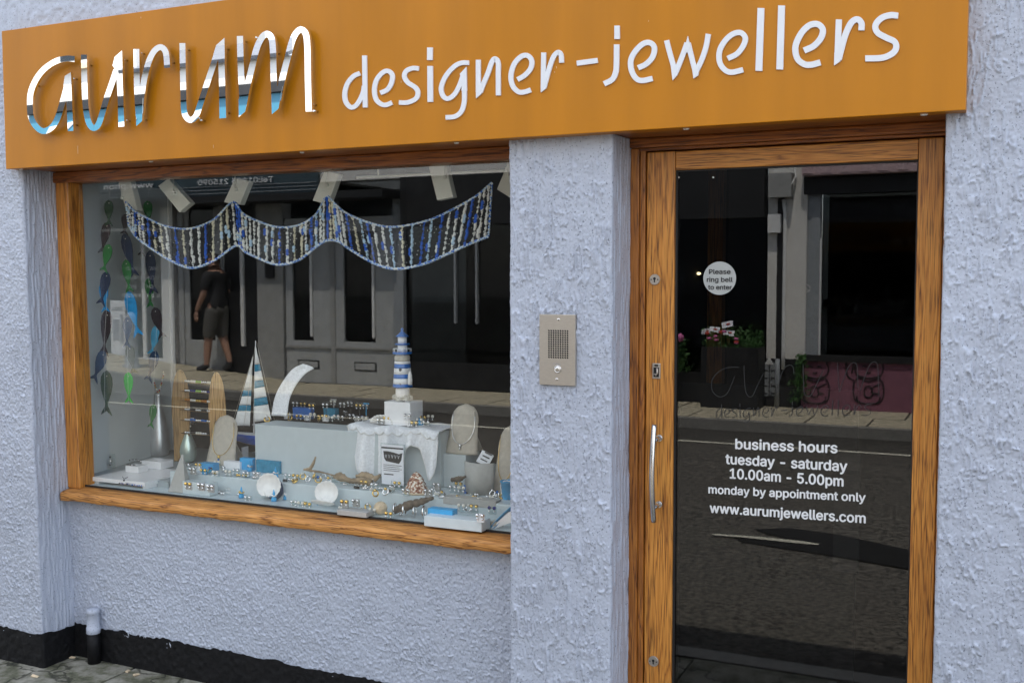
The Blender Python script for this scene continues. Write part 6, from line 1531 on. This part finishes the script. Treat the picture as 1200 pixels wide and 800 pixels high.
xp = UR(913, 430, OY)[0]; b = MB(); b.tube([(xp, OY + 0.09, 0.62), (xp, OY + 0.09, OZ)], 0.028, 8); b.build("standpipe", "pale_post", hs)
b = MB(); b.tube([(UR(930, 190, OY)[0], OY + 0.06, 3.0), (UR(934, 215, OY)[0], OY + 0.06, 2.7), (UR(931, 222, OY)[0], OY + 0.2, 2.6)], 0.012, 6); b.build("loose_cable", "white_upvc", hs)
# two narrow plates with a warning triangle
for k, (pa, pb) in enumerate(((895, 902), (904, 911))):
    xa, za = UR(pa, 424, OY); xb, zb2 = UR(pb, 463, OY); pl = wallbox(hs, "notice_plate", "pale_post", xa, xb, zb2, za, OY + 0.051, OY + 0.06)
    b = MB()
    for q in range(4): zz = za - 0.05 - q * (za - zb2) * 0.23; b.box(xa + 0.012, xb - 0.012, OY + 0.060, OY + 0.064, zz - 0.05, zz - 0.035); b.box(xa + 0.012, xa + 0.022, OY + 0.060, OY + 0.064, zz - 0.07, zz - 0.02)
    b.build("print", "print_black", pl, kind="stuff")
xa, za = UR(903, 421, OY); b = MB(); b.prism([(xa - 0.05, za - 0.05), (xa + 0.05, za - 0.05), (xa, za + 0.04)], OY + 0.052, OY + 0.062); b.build("warning_triangle", "white_upvc", hs)
# planter with flowers and price cards
xa, zt = UR(823, 406, OY + 0.4); xb, _ = UR(890, 406, OY + 0.4)
pt = thing("window_planter", "black trough of flowers with white plant cards in front of the black shop opposite", "planter", ((xa + xb) / 2, OY + 0.25, OZ))
b = MB(); b.box(xa, xb, OY + 0.08, OY + 0.45, OZ + 0.001, zt); b.build("trough", "black_paint", pt)
rp = random.Random(5)
b = MB()
for k in range(1400):
    cx_ = xa + (xb - xa) * rp.random(); cy_ = OY + 0.1 + 0.33 * rp.random(); cz_ = zt + abs(rp.gauss(0, 0.10)); r_ = rp.uniform(0.012, 0.03)
    v = [Vector((rp.uniform(-1, 1), rp.uniform(-1, 1), rp.uniform(-1, 1))) * r_ for _ in range(3)]; b.add([(cx_ + q.x, cy_ + q.y, cz_ + q.z) for q in v], [(0, 1, 2)])
b.build("foliage", "leaf_green", pt, kind="stuff")
for k in range(10):
    b = MB(); b.ball((xa + (xb - xa) * rp.random(), OY + 0.42, zt + rp.uniform(0.03, 0.2)), 0.03, 7, 4, sz=0.6); b.build("bloom", rp.choice(["petal_pink", "petal_red", "petal_pink", "petal_red"]), pt)
for k, (px, py, w_, r_) in enumerate(((829, 388, 12, -0.1), (838, 386, 12, 0.1), (853, 380, 13, -0.25), (855, 390, 12, 0.1))):
    xx, zz = UR(px, py, OY + 0.35); s_ = 12.6 / FPX * w_ / 2
    cd = MB(); cd.rbox((xx, OY + 0.36, zz), (s_ * 2, 0.006, s_ * 1.1), (0.4, r_, 0)); c_ = cd.build("plant_card", "paper_white", pt)
    b = MB(); b.rbox((xx + 0.01, OY + 0.365, zz + 0.005), (s_ * 0.7, 0.004, s_ * 0.3), (0.4, r_, 0)); b.build("red_print", "petal_red", c_)
    b = MB(); b.cyl((xx, OY + 0.35, zt), (xx, OY + 0.35, zz - s_ * 0.4), 0.006, n=6); b.build("card_stick", "birch_ply", pt)
# potted plants at the foot of the walls
for px, py0, py1, lab in ((937, 415, 470, "tall weedy plant at the foot of the white pilaster opposite"), (796, 395, 430, "pink flowering plant at the far left of the black shop opposite")):
    xx, zt_ = UR(px, py0, OY + 0.2); _, zb_ = UR(px, py1, OY + 0.2); zb_ = max(zb_, OZ) if px > 900 else 0.42
    th = thing("street_plant", lab, "plant", (xx, OY + 0.2, zb_))
    b = MB()
    for k in range(500):
        t = rp.random(); w_ = 0.10 * (1.1 - t) + 0.02; c = Vector((xx + rp.gauss(0, w_ * 0.6), OY + 0.16 + rp.gauss(0, 0.05), zb_ + (zt_ - zb_) * t)); r_ = rp.uniform(0.01, 0.035)
        v = [Vector((rp.uniform(-1, 1), rp.uniform(-1, 1), rp.uniform(-1, 1))) * r_ for _ in range(3)]; b.add([(c.x + q.x, c.y + q.y, c.z + q.z) for q in v], [(0, 1, 2)])
    b.build("leaves", "leaf_green", th, kind="stuff")
    b = MB(); b.tube([(xx, OY + 0.16, zb_), (xx + 0.02, OY + 0.17, (zb_ + zt_) / 2), (xx - 0.01, OY + 0.16, zt_)], 0.006, 5); b.build("stem", "leaf_green", th)
    if px < 900:
        b = MB(); b.ball((xx + 0.03, OY + 0.25, zt_), 0.05, 8, 5); b.build("bloom", "petal_pink", th)
# --- restaurant with a pink riser
cs = thing("pink_restaurant", "dark restaurant front across the street with a pink riser and two cat drawings", "building", (-1.0, OY, OZ))
xl = UR(942, 300, OY)[0]
wallbox(cs, "front_wall", "white_render", -2.62, 3.2, 3.15, 7.0)
wallbox(cs, "cornice", "pink_cornice", xl, 3.2, 2.70, 2.84, OY - 0.1, OY + 0.20); wallbox(cs, "fascia", "black_paint", xl, 3.2, 2.50, 2.695, OY - 0.1, OY + 0.05); wallbox(cs, "fascia_top", "grey_stucco", xl, 3.2, 2.845, 3.145, OY - 0.1, OY + 0.1)
for k in range(26): wallbox(cs, "dentil", "pink_cornice", xl + 0.02 + k * 0.2, xl + 0.13 + k * 0.2, 2.72, 2.82, OY + 0.201, OY + 0.225)
wallbox(cs, "pale_panel", "pale_post", xl, UR(961, 300, OY)[0], 0.55, 2.55, OY - 0.1, OY - 0.01)
wallbox(cs, "panel_edge", "white_upvc", UR(961, 300, OY)[0], UR(963, 300, OY)[0], 0.55, 2.0, OY - 0.1, OY)
zr = UR(1000, 424, OY)[1]
wallbox(cs, "stall_riser", "pink_paint", xl, 3.2, OZ, zr, OY - 0.15, OY + 0.03)
wallbox(cs, "riser_sill", "black_paint", xl, 3.2, zr, zr + 0.07, OY - 0.15, OY + 0.07)
wallbox(cs, "shop_interior", "interior_black", xl, 3.2, OZ, 2.6, OY - 1.9, OY - 1.8); wallbox(cs, "shop_floor", "interior_black", xl, 3.2, OZ - 0.1, OZ + 0.002, OY - 1.8, OY - 0.16); wallbox(cs, "shop_ceiling", "interior_black", xl, 3.2, 2.6, 2.7, OY - 1.8, OY - 0.12)
zl = UR(1000, 356, OY)[1]; wallbox(cs, "counter_bar", "driftwood_dark", UR(963, 300, OY)[0], 3.2, zl - 0.05, zl + 0.04, OY - 0.35, OY - 0.15)
xb_, zb_ = UR(1036, 340, OY); b = MB(); b.lathe((xb_, OY - 0.25, zl + 0.041), [(0.03, 0), (0.035, 0.02), (0.035, 0.10), (0.012, 0.14), (0.012, 0.2)], 12); b.build("clear_bottle", "pale_post", label="pale bottle on the counter bar of the restaurant opposite", cat="bottle")
b = MB(); b.box(UR(963, 300, OY)[0], 3.2, OY - 0.05, OY - 0.044, zr + 0.07, 2.55); b.build("pane", "far_glass", cs)
xx, zz = UR(945, 338, OY); b = MB(); b.torus((xx, OY - 0.006, zz), 0.042, 0.006, axis=(0, 1, 0), n=20, m=5); b.rbox((xx, OY - 0.004, zz), (0.075, 0.006, 0.010), (0, 0.8, 0)); b.build("no_entry_symbol", "white_upvc", cs)
b = MB(); b.add([(-2.7, OY + 0.2, 7.0), (3.2, OY + 0.2, 7.0), (3.2, OY - 3, 8.4), (-2.7, OY - 3, 8.4)], [(0, 1, 2, 3)]); b.build("roof_slope", "slate_roof", cs, solid=0.08)
def cat_drawing(cx_, cz_, k, up):
    b = MB(); y = OY + 0.036
    def S(pts): b.tube([(cx_ + k * p[0] * (1 if up else -1), y, cz_ + k * p[1]) for p in smooth_path([np.array(q, float) for q in pts], 5)], 0.0075, 5)
    S([(-.30, .62), (-.36, .45), (-.30, .28), (-.1, .20), (.1, .20), (.30, .28), (.36, .45), (.30, .62)])
    S([(-.30, .62), (-.34, .82), (-.16, .68), (0, .70), (.16, .68), (.34, .82), (.30, .62)])
    S([(-.26, .22), (-.38, 0), (-.36, -.35), (-.2, -.48), (.2, -.48), (.36, -.35), (.38, 0), (.26, .22)])
    S([(.38, .1), (.55, .25), (.58, .55), (.48, .68), (.40, .55), (.44, .3)]); S([(-.3, .05), (-.12, -.05), (-.1, -.2), (-.25, -.22)])
    S([(-.18, .48), (-.12, .52), (-.06, .48)]); S([(.06, .48), (.12, .52), (.18, .48)]); S([(-.05, .36), (0, .32), (.05, .36)])
    S([(-.24, .2), (0, .1), (.24, .2)]); S([(-.1, -.1), (0, -.02), (.1, -.1), (.08, -.3), (-.08, -.3), (-.1, -.1)]); S([(-.2, -.48), (-.28, -.4), (-.3, -.3)]); S([(.2, -.48), (.28, -.4), (.3, -.3)])
    return b
for px, lab in ((955, "left"), (1018, "right")):
    xx, zz = UR(px, 449, OY + 0.036); cat_drawing(xx, zz - 0.02, 0.42, False).build("cat_drawing", "black_paint", cs)
# side streets' end: rows continue plainly
wallbox(cs, "end_wall", "white_render", 3.2, 3.4, OZ, 7.0, OY - 4, OY)
nb = thing("neighbour_house", "plain rendered neighbour building at the left end of the opposite row", "building", (-21, OY, OZ))
wallbox(nb, "front_wall", "white_render", -28, -15.5, OZ, 4.55); b = MB(); b.add([(-28, OY + 0.2, 4.55), (-15.5, OY + 0.2, 4.55), (-15.5, OY - 3, 6), (-28, OY - 3, 6)], [(0, 1, 2, 3)]); b.build("roof_slope", "slate_roof", nb, solid=0.08)
for x0 in (-17.5, -20, -23): up_window(nb, x0, x0 + 1, 2.6, 3.8); 
traffic_x, traffic_z = UR(158, 462, -8.2)
b = MB(); b.lathe((traffic_x, -8.15, OZ + 0.001), [(0.13, -0.2), (0.13, 0.23), (0.10, 0.25), (0.085, 0.6), (0.07, 0.95), (0.03, 1.0)], 16); b.build("street_bollard", "pale_post", label="pale cast bollard on the far pavement left of the walking man", cat="bollard")
# warm lamp glimpsed inside the shop behind the door
xx, zz = U(806, 321, 1.6)
lt = thing("ceiling_lamp", "small warm lit lamp deep inside the dark shop behind the door glass", "lamp", (xx, 1.6, zz))
b = MB(); b.ball((xx, 1.6, zz), 0.020, 12, 6, sz=0.55); b.build("bulb", "lamp_glow", lt); b = MB(); b.ball((xx + 0.045, 1.62, zz + 0.002), 0.011, 8, 5, sz=0.6); b.build("bulb", "lamp_glow", lt)
b = MB(); b.cyl((xx, 1.6, zz + 0.012), (xx, 1.6, 2.5), 0.002, n=5); b.build("flex", "black_paint", lt)

# ---- man walking on the far pavement
mx_, my_ = -10.85, -8.25
mx_, vy_ = G(255, 434, 0.19); my_ = 0.4 - vy_; mz_ = oz(mx_)
man = thing("person", "man in black t-shirt and grey shorts walking on the far pavement, mirrored in the window", "person", (mx_, my_, mz_))
def person_mesh(th):
    # walks towards -x; joints as (x, y, z) about the feet centre, height 1.75
    J = [((0, 0, .94), .135, None), ((0.01, 0, 1.10), .130, 0), ((0.0, 0, 1.28), .150, 1), ((-0.01, 0, 1.42), .125, 2), ((-0.025, 0, 1.49), .060, 3), ((-0.035, 0, 1.56), .068, 4), ((-0.040, 0, 1.66), .092, 5), ((-0.03, 0, 1.74), .060, 6),
         ((0.0, .19, 1.42), .070, 3), ((-0.03, .24, 1.16), .048, 8), ((-0.16, .22, 0.95), .036, 9), ((-0.19, .215, 0.90), .034, 10),
         ((0.0, -.19, 1.42), .070, 3), ((0.09, -.24, 1.17), .048, 12), ((0.06, -.24, 0.93), .036, 13), ((0.045, -.24, 0.86), .034, 14),
         ((0.0, .09, .90), .105, 0), ((-0.08, .095, .52), .068, 16), ((-0.10, .10, .30), .058, 17), ((-0.12, .10, .10), .040, 18), ((-0.21, .105, .045), .038, 19), ((-0.29, .11, .035), .028, 20),
         ((0.0, -.09, .90), .105, 0), ((0.02, -.095, .51), .068, 22), ((0.09, -.10, .32), .056, 23), ((0.15, -.10, .14), .040, 24), ((0.10, -.105, .07), .038, 25), ((0.02, -.11, .035), .028, 26)]
    me = bpy.data.meshes.new("body"); me.from_pydata([j[0] for j in J], [(i, j[2]) for i, j in enumerate(J) if j[2] is not None], [])
    o = bpy.data.objects.new("body", me); COL.objects.link(o)
    sk = o.modifiers.new("skin", 'SKIN'); sk.use_smooth_shade = True
    for i, j in enumerate(J): me.skin_vertices[0].data[i].radius = (j[1], j[1] * (0.8 if i < 4 else 1.0))
    me.skin_vertices[0].data[0].use_root = True
    sb = o.modifiers.new("sub", 'SUBSURF'); sb.levels = 2; sb.render_levels = 2
    dg = bpy.context.evaluated_depsgraph_get(); dg.update()
    m2 = bpy.data.meshes.new_from_object(o.evaluated_get(dg)); bpy.data.objects.remove(o)
    m2.materials.clear(); m2.materials.append(MATS["skin"])
    b_ = bpy.data.objects.new("body", m2); COL.objects.link(b_); b_.parent = th
    V = [v.co.copy() for v in m2.vertices]; Nn = [v.normal.copy() for v in m2.vertices]; F = [tuple(p.vertices) for p in m2.polygons]
    o0 = worigin(th)
    def shell(name, m_, test, off, tk=0.004):
        fs = [f for f in F if all(test(V[i]) for i in f)]; ids = sorted({i for f in fs for i in f}); mp = {i: k for k, i in enumerate(ids)}
        mb_ = MB(); mb_.add([V[i] + Nn[i] * off + o0 for i in ids], [tuple(mp[i] for i in f) for f in fs], True); mb_.build(name, m_, th, solid=tk)
    shell("t_shirt", "shirt_black", lambda v: 0.90 < v.z < 1.475 and not (abs(v.y) > 0.16 and v.z < 1.20) and not (v.x < -0.05 and abs(v.y) > 0.17 and v.z < 1.24), 0.014)
    shell("shorts", "shorts_grey", lambda v: 0.50 < v.z < 0.98 and abs(v.y) < 0.20, 0.022)
    shell("shoe", "shoe_dark", lambda v: v.z < 0.115 and v.y > 0, 0.010); shell("shoe", "shoe_dark", lambda v: v.z < 0.15 and v.y < 0 , 0.010)
    shell("hair", "hair_brown", lambda v: v.z > 1.66 and v.x > -0.12 or (v.z > 1.58 and v.x > 0.01 and abs(v.y) < .12), 0.012)
    # face, ears
    h_ = o0 + Vector((-0.04, 0, 1.64))
    for s_ in (-1, 1):
        mb_ = MB(); mb_.ball(h_ + Vector((-0.088, 0.032 * s_, 0.010)), 0.011, 8, 5); mb_.build("eye", "print_black", b_)
        mb_ = MB(); mb_.ball(h_ + Vector((0.005, 0.090 * s_, 0.0)), 0.026, 8, 6); mb_.build("ear", "skin", b_)
    mb_ = MB(); mb_.lathe(h_ + Vector((-0.080, 0, -0.025)), [(0.019, 0), (0.014, 0.02), (0.006, 0.05)], 8); mb_.build("nose", "skin", b_)
    mb_ = MB(); mb_.tube([h_ + Vector((-0.082, -0.025, -0.055)), h_ + Vector((-0.092, 0, -0.056)), h_ + Vector((-0.082, 0.025, -0.055))], 0.006, 6); mb_.build("mouth", "pink_paint", b_)
    # hands: a palm, four fingers and a thumb
    for base, s_ in (((-0.195, .213, 0.89), 1), ((0.04, -.24, 0.85), -1)):
        B_ = o0 + Vector(base); mb_ = MB()
        mb_.lathe(B_ + Vector((0, 0, -0.085)), [(0.018, 0), (0.036, 0.02), (0.036, 0.06), (0.026, 0.09)], 10, sy=0.45)
        for q in range(4):
            L_ = (0.060, 0.072, 0.068, 0.052)[q]; x_ = (q - 1.5) * 0.017
            mb_.tube([B_ + Vector((x_, 0, -0.075)), B_ + Vector((x_ - 0.004, 0.004 * s_, -0.075 - L_ * 0.55)), B_ + Vector((x_ + 0.002, -0.012 * s_, -0.075 - L_))], [0.0095, 0.009, 0.0075], 6)
        mb_.tube([B_ + Vector((-0.030, 0, -0.030)), B_ + Vector((-0.048, -0.006 * s_, -0.058)), B_ + Vector((-0.044, -0.014 * s_, -0.088))], [0.0105, 0.0095, 0.008], 6)
        mb_.build("hand", "skin", b_)
person_mesh(man)
